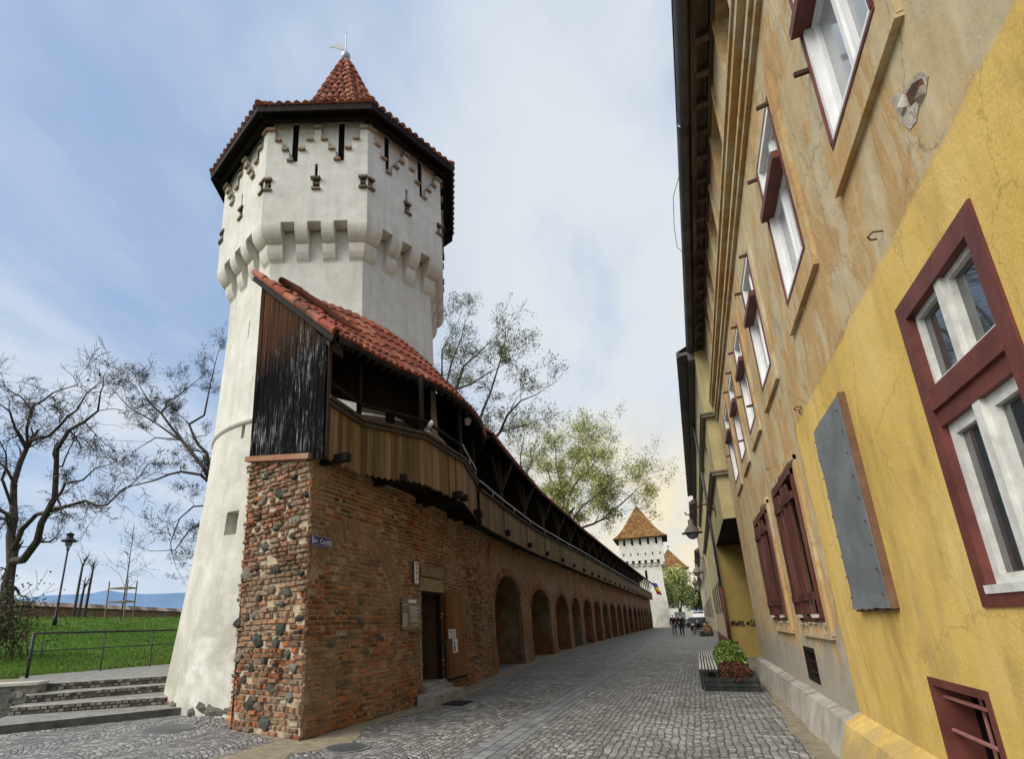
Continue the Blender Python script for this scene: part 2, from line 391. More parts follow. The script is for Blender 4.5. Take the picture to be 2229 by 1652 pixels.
M['maroon'] = simple('maroon_paint', (.125, .036, .027), .55, .35, 0, .3, 5)
M['maroonold'] = m_wood('peeling_maroon_boards', [(.035, .014, .010), (.085, .028, .02), (.19, .10, .075)], 14, .6)
M['white'] = simple('white_paint', (.72, .73, .72), .45, .4, 0, .08, 5)
M['whiteold'] = simple('worn_white_paint', (.60, .60, .55), .6, .3, 0, .2, 12)
M['iron'] = simple('black_iron', (.018, .018, .02), .5, .4, 0)
M['rust'] = simple('rusty_iron', (.06, .03, .02), .8, .2)
M['steel'] = simple('galvanised_tube', (.42, .43, .44), .4, .5, .6, .15)
M['zinc'] = simple('zinc_sheet', (.20, .215, .225), .55, .4, .35, .22, 2.2, .3)
M['gutter'] = simple('old_gutter', (.10, .10, .10), .6, .3, .2, .4, 2)
M['rottenwood'] = m_wood('flaking_soffit', [(.04, .028, .02), (.10, .075, .05), (.24, .2, .14)], 9, .85, None, 'y')
M['concrete'] = simple('concrete', (.30, .29, .26), .85, .2, 0, .25, 5)
M['palestone'] = simple('pale_stone', (.45, .43, .37), .85, .2, 0, .25, 4)
M['bark'] = simple('bark', (.075, .06, .05), .95, .1, 0, .45, 4, .8)
M['leaf'] = attrmat('young_leaves', .7, 3, .2, 0, None, .2)
M['mortar'] = attrmat('lime_mortar', .95, 12, .3, .8)
def m_glass(name, c=(.02, .025, .03), ior=1.6, rough=.03):
    n = NT(name, rough, .5); n.b.inputs['IOR'].default_value = ior
    return n.out(n.ramp(n.noise(1.4, 3), [(.3, c), (.7, tuple(q*1.6 for q in c))]), n.bump(n.noise(2.5, 2), .05, .02))
M['glass'] = m_glass('window_glass', (.03, .035, .038), 2.1)
M['curtain'] = m_glass('glass_with_net_curtain', (.20, .21, .22), 1.8, .08)
M['darkvoid'] = simple('painted_darkness', (.006, .005, .005), .9, .05)  # near-black fill, paints the darkness inside openings
M['blue'] = simple('blue_enamel', (.02, .025, .16), .3, .5, 0, .1)
M['signwhite'] = simple('white_lettering', (.72, .72, .7), .4, .4, 0, .05)
M['paper'] = simple('paper', (.7, .71, .72), .7, .2, 0, .06)
M['print'] = simple('printed_grey', (.12, .13, .15), .6)
M['plaque'] = simple('brushed_plaque', (.20, .165, .115), .45, .4, .2, .2, 3)
M['slate'] = m_wood('dark_planter_stone', [(.012, .014, .014), (.025, .028, .027), (.05, .055, .052)], 9, .6)
M['benchslat'] = m_wood('pale_slats', [(.36, .34, .3), (.47, .45, .41), (.58, .56, .52)], 10, .55, None, 'y')
M['hill'] = simple('hazed_hills', (.16, .25, .38), 1, 0, 0, .15, .002, 0)  # blue of the distance haze put into the base colour
M['soil'] = simple('soil', (.035, .025, .018), .95, .1)
# ================================================================ GROUND
def sheet(name, polys, mat, kind='structure'):
    mb = MB()
    for p in polys: mb.add([V(q) for q in p], [tuple(range(len(p)))])
    o = mb.build(name, mat); tag(o, kind=kind); return o
M['fargr'] = simple('far_ground', (.07, .09, .04), 1, .05, 0, .3, .05)
sheet('ground', [[(-6000, -3000, -.35), (6000, -3000, -.35), (6000, 9000, -.35), (-6000, 9000, -.35)]], M['fargr'])
sheet('street', [[(-13.5, -12, 0), (2.6, -12, 0), (2.6, 220, 0), (-13.5, 220, 0)], ], M['cobble'])
# central drainage strip of larger setts
c0, c1, c2, c3 = [on_z(*p, 0) for p in ((1000, 1652), (1090, 1652), (1412, 1408), (1398, 1408))]
sheet('sett_strip', [[(c0.x-.02, c0.y-3.5, .004), (c1.x, c1.y-3.5, .004), (c1.x, c1.y, .004), (c2.x, c2.y, .004), (c2.x+.02, 90, .004), (c2.x-.25, 90, .004), (c3.x, c3.y, .004), (c0.x, c0.y, .004)]], M['setts'])
WP = [(-5.20, 5.6), (-5.16, 6.47), (-5.1, 9.5), (-5.25, 12), (-5.65, 15.85), (-6.15, 21.7), (-6.5, 31.7), (-6.62, 50), (-6.7, 96)]
def wx(y):
    for (x0, y0), (x1, y1) in zip(WP, WP[1:]):
        if y <= y1: return x0+(x1-x0)*(y-y0)/(y1-y0)
    return WP[-1][0]
mb = MB()   # sandy verge along both walls, ragged edge
prev = None
for i in range(160):
    y = 5.2+i*.6 if i < 60 else 41+(i-60)*.6
    wdt = .45+.35*noise.noise(V((y*.7, 3, 0)))+.25*noise.noise(V((y*2.3, 8, 0)))
    wdt *= (1.0 if y > 7 else 1.25)
    cur = (V((wx(y)-.3, y, .008)), V((wx(y)+max(.12, wdt), y, .004)))
    if prev: mb.quad(prev[0], prev[1], cur[1], cur[0])
    prev = cur
pl = [on_z(*p, .004) for p in ((515, 1590), (570, 1604), (650, 1626), (690, 1608), (620, 1560), (520, 1560))]
mb.add(pl, [tuple(range(6))])
prev = None
for i in range(40):
    y = 2.5+i*.5; xx = 1.0 if y < 9 else 1.0+.25*min(1, (y-9)/6)
    wdt = .10+.12*noise.noise(V((y*1.1, 13, 0)))+.1*noise.noise(V((y*4, 8, 0)))
    cur = (V((xx-max(.03, wdt), y, .005)), V((xx+.5, y, .009)))
    if prev: mb.quad(prev[0], prev[1], cur[1], cur[0])
    prev = cur
tag(mb.build('verge', M['sand']), kind='structure')
# steps up to the park
def z5(zx, zy): return (.5006*zx/1.59, (1800+.5006*zy)/1.59)
noses = [((-260, 1530), (1375, 1322), 0.0, .0), ((-260, 1452), (1345, 1290), .13, .13), ((70, 1295), (1262, 1214), .28, .28), ((180, 1213), (1232, 1130), .43, .43), ((180, 1140), (1205, 1073), .58, .58)]
st = thing('stone_steps', 'wide flight of low cobble-faced stone steps climbing to the park beside the white tower', 'steps', on_z(200, 1560, 0))
lines = []
for a, b, z, _ in noses:
    A, B = on_z(*z5(*a), z), on_z(*z5(*b), z)
    d = (B-A).normalized(); lines.append((A-d*0.0, B+d*1.2, z))
names = ['kerb', 'step', 'step', 'step']
for i in range(1, 5):
    A, B, z = lines[i]; zp = lines[i-1][2]
    if i < 4: A2, B2 = lines[i+1][0].copy(), lines[i+1][1].copy()
    else:
        A2 = on_z(*z5(110, 1062), z); B2 = on_z(*z5(1175, 1000), z)
        A2.z = B2.z = z
    A2.z = B2.z = z
    mb = MB(); n = 46; f = MB()
    dirv = (B-A).normalized(); nr = V((dirv.y, -dirv.x, 0))
    if (A2-A).dot(nr) > 0: nr = -nr
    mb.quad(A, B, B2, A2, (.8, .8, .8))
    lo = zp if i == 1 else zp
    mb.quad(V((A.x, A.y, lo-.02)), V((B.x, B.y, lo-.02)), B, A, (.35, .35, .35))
    if i > 1:   # small cobbles showing in the riser
        Lr = (B-A).length; k = int(Lr/.11); F = (V((A.x, A.y, lo)), dirv, nr, V((0, 0, 1)))
        for r in range(2):
            for j in range(k):
                if rnd.random() < .12: continue
                u = (j+.5*(r % 2))*.11+rnd.uniform(-.01, .01); g = rnd.uniform(.35, 1.1)
                mb.fbox(F, u, u+.085, -.01, .018+rnd.random()*.012, .012+r*.068, .062+r*.068-rnd.random()*.01, (g, g*.97, g*.88))
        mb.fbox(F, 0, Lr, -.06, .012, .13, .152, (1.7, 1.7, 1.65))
    nm = names[i-1]
    m = M.get('stepstone')
    if m is None:
        q = NT('step_stone', .8, .25); c = q.mix(1.0, q.ramp(q.noise(5, 6, .7), [(.3, (.17, .165, .14)), (.7, (.38, .37, .33))]), q.attr(), 'MULTIPLY')
        M['stepstone'] = m = q.out(c, q.bump(q.noise(14, 5, .7), .5, .02))
    mb.build(nm, m, st)
# low wall at the left of the steps
lw = thing('low_stone_wall', 'short mossy stone wall with pale slab cap at the left end of the steps', 'wall', on_z(*z5(150, 1330), .1))
capz = .64; cp = [on_z(*z5(*p), capz) for p in ((-260, 1150), (258, 1124), (243, 1052), (-260, 1075))]
mb = MB(); d = (cp[1]-cp[0])
F = (V((cp[0].x, cp[0].y, 0)), d.normalized(), V((d.normalized().y, -d.normalized().x, 0)), V((0, 0, 1)))
Lr = d.length
mb.fbox(F, 0, Lr, -.45, 0, 0, capz-.05, (.20, .19, .15))
for _ in range(60):
    u = rnd.uniform(0, Lr-.3); z = rnd.uniform(.02, .45); g = rnd.uniform(.10, .3)
    blob = [(u+cos(a)*rnd.uniform(.08, .15), z+.07+sin(a)*rnd.uniform(.05, .08)) for a in [k*pi/4 for k in range(8)]]
    mb.prism(F, [(min(max(p, 0), Lr), q) for p, q in blob], .0, rnd.uniform(.01, .035), (g, g*.98, g*.8))
mb.build('wall_body', M['stonework'], lw)
mb = MB(); mb.fbox(F, -.02, Lr+.02, -.5, .04, capz-.05, capz)
mb.build('cap_slab', M['palestone'], lw)
# terrace and lawn
LZ = [(0, .58), (6, 1.1), (13, 2.0), (20, 2.6), (33, 3.2), (60, 3.25), (200, 3.2)]
def lawnz(x, y=0):
    s = max(0, -16.2-x)
    for (a, b), (c, d2) in zip(LZ, LZ[1:]):
        if s <= c: return b+(d2-b)*(s-a)/(c-a)
    return 3.2
T0 = lines[4][0]; T1 = lines[4][1]
ta = on_z(*z5(-400, 1070), .58); 
sheet('terrace', [[(T0.x-6, T0.y-3.4, .575), (T0.x, T0.y, .575), (T1.x, T1.y, .575), (-7.2, 13.2, .575), (-7.4, 100, .575), (-14.5, 100, .575), (-15.6, 14.5, .575), (-15.2, 12.0, .575), (-14.9, 8.3, .575), (-16.5, 5.5, .575)]], M['sand'])
mb = MB(); NX, NY = 60, 60
xs = [-14.2-(i/NX)**1.6*110 for i in range(NX+1)]; ys = [-2+(j/NY)**1.5*160 for j in range(NY+1)]
def lz(x, y): return lawnz(x)+.05*noise.noise(V((x*.5, y*.5, 0)))+(.02 if x < -15.5 else -.03)-(0 if x < -15.2 else .0)
vs = [V((x-(0 if i else 0), y, lz(x, y)-(.08 if x > -15.3 else 0))) for i, x in enumerate(xs) for y in ys]
mb.add(vs, [(i*(NY+1)+j, i*(NY+1)+j+1, (i+1)*(NY+1)+j+1, (i+1)*(NY+1)+j) for i in range(NX) for j in range(NY)])
lw_ = mb.build('lawn', M['grassg'], smooth=True); tag(lw_, kind='structure')
mb = MB()
for _ in range(42000):
    s = rnd.random()**1.7*32; x = -15.3-s; y = rnd.uniform(7.5, 13+s*.95)
    if y < 7.4: continue
    z = lz(x, y); h = rnd.uniform(.03, .09)*(1+.5*noise.noise(V((x, y, 0)))); a = rnd.uniform(0, pi); ww = .008+s*.0012
    g = rnd.uniform(.75, 1.3); c = (.09*g, .17*g, .02*g) if rnd.random() < .7 else (.20*g, .22*g, .06*g)
    d1 = V((cos(a), sin(a), 0))*ww; lean = V((rnd.uniform(-.05, .05), rnd.uniform(-.05, .05), h))
    b = V((x, y, z-.01)); mb.add([b-d1, b+d1, b+lean], [(0, 1, 2)], c)
tag(mb.build('grass', M['leaf']), 'short bright green grass on the lawn behind the railing', 'grass', kind='stuff')
# distant hills
mb = MB(); hp = [(-300, 1300), (0, 1300), (55, 1303), (150, 1295), (265, 1294), (330, 1291), (370, 1285), (415, 1290), (500, 1296), (620, 1290), (760, 1280), (1000, 1290), (1300, 1312), (1480, 1318), (1650, 1320)]
hp = [(x*.5 if 55 <= x <= 620 else x, y) for x, y in hp] if False else hp
prev = None
for x, y in [(-300, 1306), (0, 1306), (45, 1304), (95, 1297), (166, 1294), (200, 1292), (233, 1285), (262, 1290), (315, 1294), (390, 1291), (700, 1290), (1000, 1300), (1450, 1315), (1600, 1318)]:
    r = ray(x, y); t = 5200/hypot(r.x, r.y); p = r*t+V((0, 0, H)); q = V((p.x*.8, p.y*.8, -10)); b2 = V((p.x*1.25, p.y*1.25, -10))
    mid = V((p.x*.9, p.y*.9, p.z*.45))
    cur = (q, mid, p, b2)
    if prev:
        for i in range(3): mb.quad(prev[i], cur[i], cur[i+1], prev[i+1])
    prev = cur
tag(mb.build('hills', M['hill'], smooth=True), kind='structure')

# ================================================================ BRICKWORK
def jit(a): return rnd.uniform(-a, a)
def one_brick(mb, F, u0, u1, z0, z1, prot, col, rough=.008, mi=0):
    o, eu, en, ez = F; b = .010+rnd.random()*.006
    P = lambda u, n, z: o+eu*u+en*n+ez*z
    dz = jit(rough*.6)
    vs = [P(u0, -.015, z0), P(u1, -.015, z0), P(u1, -.015, z1), P(u0, -.015, z1)]
    fr = [P(u0+b+abs(jit(rough)), prot+jit(.005), z0+b+dz), P(u1-b-abs(jit(rough)), prot+jit(.005), z0+b+jit(rough*.6)), P(u1-b-abs(jit(rough)), prot+jit(.005), z1-b+jit(rough*.6)), P(u0+b+abs(jit(rough)), prot+jit(.005), z1-b+dz)]
    mb.add(vs+fr, [(4, 5, 6, 7), (0, 1, 5, 4), (1, 2, 6, 5), (2, 3, 7, 6), (3, 0, 4, 7)], col, mi)
BR = [(.42, .13, .045), (.48, .16, .05), (.36, .10, .04), (.40, .15, .06), (.27, .105, .045), (.22, .09, .045), (.31, .13, .06), (.19, .085, .05), (.35, .16, .08), (.24, .15, .085), (.16, .10, .07), (.37, .21, .12), (.33, .10, .035)]
def bcol(tone=1.0, pale=0.0):
    c = rnd.choice(BR); g = rnd.uniform(.5, 1.25)*tone
    return tuple(q*g*(1-pale)+p*pale for q, p in zip(c, (.42, .33, .21)))
def stone(mb, F, u, z, r, prot, col, asp=1.3):
    n = rnd.randint(6, 8); o, eu, en, ez = F; a0 = rnd.random()*6
    out = []; inn = []
    for k in range(n):
        a = a0+2*pi*k/n; rr = r*rnd.uniform(.55, 1.25)
        out.append(o+eu*(u+cos(a)*rr*asp)+ez*(z+sin(a)*rr*.8)+en*-.02)
        inn.append(o+eu*(u+cos(a)*rr*asp*.78)+ez*(z+sin(a)*rr*.8*.78)+en*(prot*.8+jit(.012)))
    cc = o+eu*u+ez*z+en*(prot+.015)
    mb.add(out+inn+[cc], [(k, (k+1) % n, n+(k+1) % n, n+k) for k in range(n)]+[(n+k, n+(k+1) % n, 2*n) for k in range(n)], col)
def brick_face(mb, F, u0, u1, z0, z1, skip=None, rubble=0.0, tone=None, pale=None, row=.078, bl=.25):
    z = z0; r = 0
    while z < z1-.02:
        h = row*(1 if rubble < .3 else rnd.uniform(.8, 1.25))-.012; u = u0-(.12 if r % 2 else 0)-rnd.random()*.05
        if z+h > z1: h = z1-z
        hdr = (r % 3 == 1)
        while u < u1:
            l = (bl*.5 if hdr or rnd.random() < .12 else bl)*rnd.uniform(.85, 1.08)
            if rubble: l *= rnd.uniform(.55, 1.1)
            a, b = max(u, u0), min(u+l, u1)
            um, zm = (a+b)/2, z+h/2
            if b-a > .03 and not (skip and skip(um, zm)) and rnd.random() > .02+rubble*.05:
                pr = rnd.random()**2*(.02+.04*rubble)+.004
                if rnd.random() < .04: pr = -.03
                t = tone(um, zm) if tone else 1.0; p = pale(um, zm) if pale else 0
                zo = jit(.012*rubble)
                one_brick(mb, F, a, b, z+zo, z+h+zo, pr, bcol(t, max(0, min(.9, p+jit(.15)))), .006+.014*rubble)
            u += l+(.012 if not rubble else rnd.uniform(.01, .026))
        z += h+.014+(.008*rnd.random() if rubble else 0); r += 1
def frame(a, b):   # a wall frame from plan point a to b, outward normal to the right-hand (street) side
    a = V((a[0], a[1], 0)); b = V((b[0], b[1], 0)); d = (b-a); Ln = d.length; d /= Ln
    return (a, d, V((d.y, -d.x, 0)), V((0, 0, 1))), Ln
MORT = (.44, .36, .25)
wall = thing('fortress_wall', 'old brick town wall with a ragged stone pier end and a long row of blind arches', 'wall', (-6, 7, 0))
GT = 4.12      # top of masonry under the gallery
# --- pier end, facing the viewer
PA, PB = (-6.80, 6.92), (-5.16, 6.47)
F, Ln = frame(PA, PB)
mb = MB(); NU, NZ = 14, 36
def endtop(u): return 4.36-.33*u/Ln
def ragged(z): return .07*noise.noise(V((z*2.2, 5, 0)))+.05*noise.noise(V((z*7, 5, 0)))+.10*max(0, (1.4-z)/1.4)
vs = []
for j in range(NZ+1):
    for i in range(NU+1):
        u = Ln*i/NU; z = endtop(u)*j/NZ; uu = u-(ragged(z)+.04)*(1-i/NU)
        vs.append(F[0]+F[1]*uu+F[2]*(.012*noise.noise(V((u*5, z*5, 1)))+.02*noise.noise(V((u*1.3, z*1.3, 4)))-.028)+V((0, 0, z)))
mb.add(vs, [(j*(NU+1)+i, j*(NU+1)+i+1, (j+1)*(NU+1)+i+1, (j+1)*(NU+1)+i) for i in range(NU) for j in range(NZ)], MORT)
mb.build('mortar_bed', M['mortar'], wall, True)
stones = []
for px, py, r in ((580, 1035, .10), (610, 1075, .11), (640, 1040, .06), (577, 1085, .10), (640, 1165, .09), (575, 1190, .10), (603, 1240, .11), (538, 1247, .13), (645, 1130, .10), (590, 1285, .09), (625, 1290, .09), (553, 1340, .08), (610, 1370, .12), (560, 1395, .13), (650, 1345, .07), (575, 1440, .08), (625, 1425, .08), (530, 1480, .09), (565, 1300, .08), (590, 1500, .09), (630, 1520, .09), (600, 1400, .11), (575, 1575, .15), (560, 1540, .12), (640, 1455, .10), (520, 1430, .11), (640, 1205, .07), (600, 1150, .08), (655, 1250, .06), (560, 1150, .09), (630, 1100, .08), (515, 1360, .12), (545, 1535, .12)):
    rr = ray(px, py); n = F[2]; t = (n.dot(F[0]-V((0, 0, H))))/n.dot(rr); p = rr*t+V((0, 0, H)); stones.append(((p-F[0]).dot(F[1]), p.z, r))
for _ in range(14):
    u, z, r = rnd.uniform(.05, Ln-.1), rnd.uniform(.1, 3.9), rnd.uniform(.05, .10)
    if all(hypot(u-a, z-b) > r+c_ for a, b, c_ in stones): stones.append((u, z, r))
mb = MB()
for u, z, r in stones:
    g = rnd.choice([(.05, .055, .042), (.08, .085, .068), (.17, .165, .135), (.15, .115, .075), (.045, .045, .036)])
    stone(mb, F, u, z, r*1.15, rnd.uniform(.015, .035), g, rnd.uniform(.8, 1.5))
mb.build('field_stones', M['stonework'], wall)
mb = MB()
def sk(u, z):
    return z > endtop(u)-.05 or any(((u-a)/1.2)**2+((z-b)/.9)**2 < (r*.9)**2 for a, b, r in stones)
brick_face(mb, F, -.06, Ln, .0, 4.38, sk, .55, lambda u, z: .60+.35*noise.noise(V((u*2, z*1.5, 7)))+(.1 if z < 1.5 else 0), lambda u, z: .08+.25*noise.noise(V((u*2, z*2, 17)))+.12*(z > 1.6))
for k in range(54):   # broken brick ends on the free left edge
    z = k*.08+.03; u = -ragged(z)-.06+jit(.04)
    if z < endtop(0)-.06: one_brick(mb, F, u-.09, u+.10, z, z+.062, jit(.02), bcol(.9, .15), .02)
mb.bar(F[0]+F[1]*-.12+V((0, 0, 4.42)), F[0]+F[1]*(Ln+.04)+V((0, 0, 4.06)), .2, .09, c=(.30, .13, .07))
mb.build('pier_brickwork', M['brick'], wall)
# solid core behind the faces
mb = MB(); core = [(-6.74, 6.99), (-5.20, 6.55)]+[(x-.035, y) for x, y in WP[2:4]]+[(-5.6, 14.6), (-7.3, 14.6), (-7.2, 10)]
mb = MB(); k = len(core)
Fo = (V((0, 0, 0)), V((1, 0, 0)), V((0, 1, 0)), V((0, 0, 1)))
# left and back side of the pier (door opening left free below): slabs
F2, L2 = frame((-7.25, 12.2), (-6.82, 6.96)); F2 = (F2[0], F2[1], F2[2], F2[3])
mb.quad(V((-6.9, 6.93, 0)), V((-7.35, 12.2, 0)), V((-7.35, 12.2, 4.3)), V((-6.86, 6.93, 4.3)), (.22, .14, .09))
mb.quad(V((-6.86, 6.93, 4.3)), V((-5.2, 6.5, 4.05)), V((-5.35, 13, 4.1)), V((-7.35, 13, 4.3)), (.2, .13, .09))
mb.build('core', M['brick'], wall)
# --- street front near the viewer: individual bricks
DOOR = (10.10, 11.28, .34, 2.17)   # y0,y1,z0,z1
ARC = (7.72, 1.62, 1.22, 1.66)     # centre y, centre z, inner r, outer r
mb = MB(); mm = MB()
segs = [((-5.16, 6.47), (-5.1, 9.5)), ((-5.1, 9.5), (-5.25, 12)), ((-5.25, 12), (-5.65, 15.85))]
def tone_f(yy, z):
    t = .80+.45*noise.noise(V((yy*.9, z*.9, 3)))
    if z < 2.2 and yy < 12: t += .16*min(1, (2.2-z))
    return t
def pale_f(yy, z): return .0+.5*max(0, noise.noise(V((yy*.8, z*.8, 31)))+.1)+(.12 if (yy < 9.3 and z > 1.9) else 0)+(.12 if yy > 11.8 else 0)
for a, b in segs:
    F, Ln = frame(a, b); y0 = a[1]; sl = (b[1]-a[1])/Ln
    y2u = lambda y: (y-y0)/sl
    hole = (y0 < 12 and b[1] > 10.1)
    def skip(u, z, y0=y0, sl=sl):
        y = y0+u*sl
        if DOOR[0]-.02 < y < DOOR[1]+.02 and z < DOOR[3]+.27: return True
        r = hypot(y-ARC[0], z-ARC[1])
        if ARC[2] < r < ARC[3] and z > ARC[1]+.2 and y > 6.6: return True
        return False
    ue = Ln if a[1] < 11 else y2u(15.85)
    brick_face(mb, F, 0, Ln, 0, GT-.05, skip, .22, lambda u, z: tone_f(y0+u*sl, z), lambda u, z: pale_f(y0+u*sl, z), .07)
    # mortar plane with the door left open
    zs = [0, GT]
    def mq(ya, yb, za, zb):
        nU = max(1, int((yb-ya)/.25)); nZ = max(1, int((zb-za)/.25))
        g = [[F[0]+F[1]*y2u(ya+(yb-ya)*i/nU)+V((0, 0, za+(zb-za)*j/nZ))+F[2]*(.010*noise.noise(V((ya*5+i, j, 2)))-.012) for i in range(nU+1)] for j in range(nZ+1)]
        for j in range(nZ):
            for i in range(nU): mm.quad(g[j][i], g[j][i+1], g[j+1][i+1], g[j+1][i], (.36, .28, .18))
    if hole:
        mq(y0, DOOR[0], 0, GT) if y0 < DOOR[0] else None
        mq(DOOR[0], DOOR[1], DOOR[3], GT); mq(DOOR[0], DOOR[1], 0, DOOR[2]); mq(DOOR[1], b[1], 0, GT)
    else: mq(y0, b[1], 0, GT)
mm.build('mortar_bed', M['mortar'], wall, True)
# relieving arch of two rings of bricks on edge
F, Ln = frame(*segs[0]); FA = (V((-5.12, 0, 0)), V((0, 1, 0)), V((1, 0, 0)), V((0, 0, 1)))
for ring in range(2):
    r0 = ARC[2]+.02+ring*.21; n = int(pi*(r0+.1)/.068)
    for k in range(n):
        a = pi*(k+.5)/n
        if sin(a)*r0 < .22: continue
        er = V((0, cos(a), sin(a))); et = V((0, -sin(a), cos(a)))
        yc = ARC[0]+cos(a)*r0; bx = wx(yc)
        if ARC[0]+cos(a)*(r0+.2) < 6.55: continue
        Fk = (V((bx, ARC[0], ARC[1]))+er*r0, et, V((1, 0, 0)), er)
        one_brick(mb, Fk, -.026, .026, 0, .195, .012+rnd.random()*.012, bcol(.78, .3+.2*rnd.random()), .004)
stm = MB()
for px, py, r in ((725, 1400, .14), (790, 1310, .12), (740, 1330, .12), (745, 1490, .13), (790, 1355, .14), (770, 1250, .09), (800, 1420, .12), (760, 1290, .09), (850, 1440, .10), (720, 1300, .08), (830, 1390, .09), (860, 1500, .10), (790, 1545, .08), (1010, 1330, .12), (1030, 1300, .1), (1050, 1290, .12), (1040, 1350, .1), (1020, 1260, .12), (1045, 1230, .1)):
    p = on_x(px, py, -5.1 if px < 950 else -5.45)
    Fp = (V((wx(p.y), 0, 0)), V((0, 1, 0)), V((1, 0, 0)), V((0, 0, 1)))
    stone(stm, Fp, p.y, p.z, r*(.8 if px < 900 else 1.1), .028, rnd.choice([(.15, .125, .085), (.12, .12, .09), (.17, .13, .08), (.10, .095, .07)]), 1.2)
stm.build('field_stones', M['stonework'], wall)
# crumbling projecting shoulder above and beside the doorway
Fs, Ls = frame((-5.25, 12), (-5.65, 15.85))
for _ in range(420):
    t = rnd.random(); u = .9+1.3*t+jit(.35); z = 3.9-2.6*t+jit(.5)
    if z > 4.0 or z < .6: continue
    l = rnd.uniform(.07, .2)
    one_brick(mb, Fs, u, u+l, z, z+.06, rnd.uniform(.02, .13), bcol(.8, rnd.choice([.1, .5, .65])), .02)
mb.build('front_brickwork', M['brick'], wall)
# plastered door surround, inner passage
mb = MB(); FD, LD = frame((-5.13, 10.0), (-5.22, 11.5))
du = lambda y: (y-10.0)
mb.fbox(FD, du(DOOR[0])-.03, du(DOOR[1])+.12, -.3, .012, DOOR[3], DOOR[3]+.27, (.30, .235, .14))
mb.fbox(FD, du(DOOR[0])+.0, du(DOOR[1])+.1, -.3, .03, DOOR[3]+.31, DOOR[3]+.52, (.24, .19, .12))
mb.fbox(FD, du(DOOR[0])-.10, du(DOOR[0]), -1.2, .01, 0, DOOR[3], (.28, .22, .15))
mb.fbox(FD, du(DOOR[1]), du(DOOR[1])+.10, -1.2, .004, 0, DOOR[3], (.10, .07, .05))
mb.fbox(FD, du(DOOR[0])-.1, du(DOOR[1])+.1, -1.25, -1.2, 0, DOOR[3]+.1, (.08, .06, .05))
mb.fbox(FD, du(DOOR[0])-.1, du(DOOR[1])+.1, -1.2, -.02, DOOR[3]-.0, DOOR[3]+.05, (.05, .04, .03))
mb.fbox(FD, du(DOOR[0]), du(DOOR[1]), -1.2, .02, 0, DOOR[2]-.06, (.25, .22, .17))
mb.build('doorway_surround', M['mortar'], wall)
mb = MB()
mb.fbox(FD, du(DOOR[0])+.01, du(DOOR[0])+.06, -.12, -.02, DOOR[2]-.05, DOOR[3], (1, 1, 1)); mb.fbox(FD, du(DOOR[1])-.06, du(DOOR[1])-.01, -.12, -.02, DOOR[2]-.05, DOOR[3])
mb.fbox(FD, du(DOOR[0])+.06, du(DOOR[1])-.06, -.12, -.02, DOOR[3]-.06, DOOR[3]-.005)
mb.build('door_frame', M['darkwood'], wall)
mb = MB(); mb.fbox(FD, du(DOOR[0])+.01, du(DOOR[1])-.02, -.5, .08, DOOR[2]-.06, DOOR[2]); mb.fbox(FD, du(DOOR[0])+.05, du(DOOR[1])-.04, .02, .22, .16, DOOR[2]-.065)
mb.build('sill_step', M['concrete'], wall)
# door leaf swung flat against the wall
def m_door():
    mb = MB(); y0, y1 = 11.30, 12.42; FL, _ = frame((-5.14, y0), (-5.16, y1)); n = 6; wv = (y1-y0)/n
    for k in range(n):
        g = rnd.uniform(.6, 1.3); mb.fbox(FL, k*wv+.006, (k+1)*wv-.006, 0, .04+.008*rnd.random(), .34, 2.17, (g, g, g))
    d = mb.build('door_leaf', M['doorwood'], wall)
    mb = MB(); mb.fbox(FL, 0, y1-y0, -.006, .05, .30, .338, (.8, .8, .8)); mb.build('bottom_rail', M['darkwood'], d)
    mb = MB()
    mb.tube([FL[0]+FL[1]*(y1-y0-.1)+FL[2]*.05+V((0, 0, 1.2)), FL[0]+FL[1]*(y1-y0-.1)+FL[2]*.1+V((0, 0, 1.2))], .012, 8)
    mb.tube([FL[0]+FL[1]*(y1-y0-.1)+FL[2]*.1+V((0, 0, 1.13)), FL[0]+FL[1]*(y1-y0-.1)+FL[2]*.1+V((0, 0, 1.27))], .012, 8); mb.build('handle', M['iron'], d)
    for (u, z, ww, hh, kind) in ((.05, 1.17, .26, .2, 0), (.27, 1.17, .2, .2, 0), (.27, .86, .28, .30, 1)):
        mb = MB(); mb.fbox(FL, u, u+ww, .046, .0485, z, z+hh)
        p = mb.build('paper_notice', M['paper'], d)
        mb = MB()
        if kind == 0:
            mb.fbox(FL, u+ww*.3, u+ww*.7, .0485, .0495, z+hh*.55, z+hh*.85)
            for q in range(3): mb.fbox(FL, u+.03, u+ww-.03, .0485, .0495, z+.02+q*.028, z+.03+q*.028)
        else:
            mb.fbox(FL, u+.05, u+.15, .0485, .0495, z+.03, z+.15); mb.fbox(FL, u+.16, u+ww-.03, .0485, .0495, z+.18, z+.195); mb.fbox(FL, u+.06, u+.13, .0485, .0495, z+.16, z+.25)
        mb.build('print', M['print'], p) if False else mb.build('print', M['print'], d)
m_door()
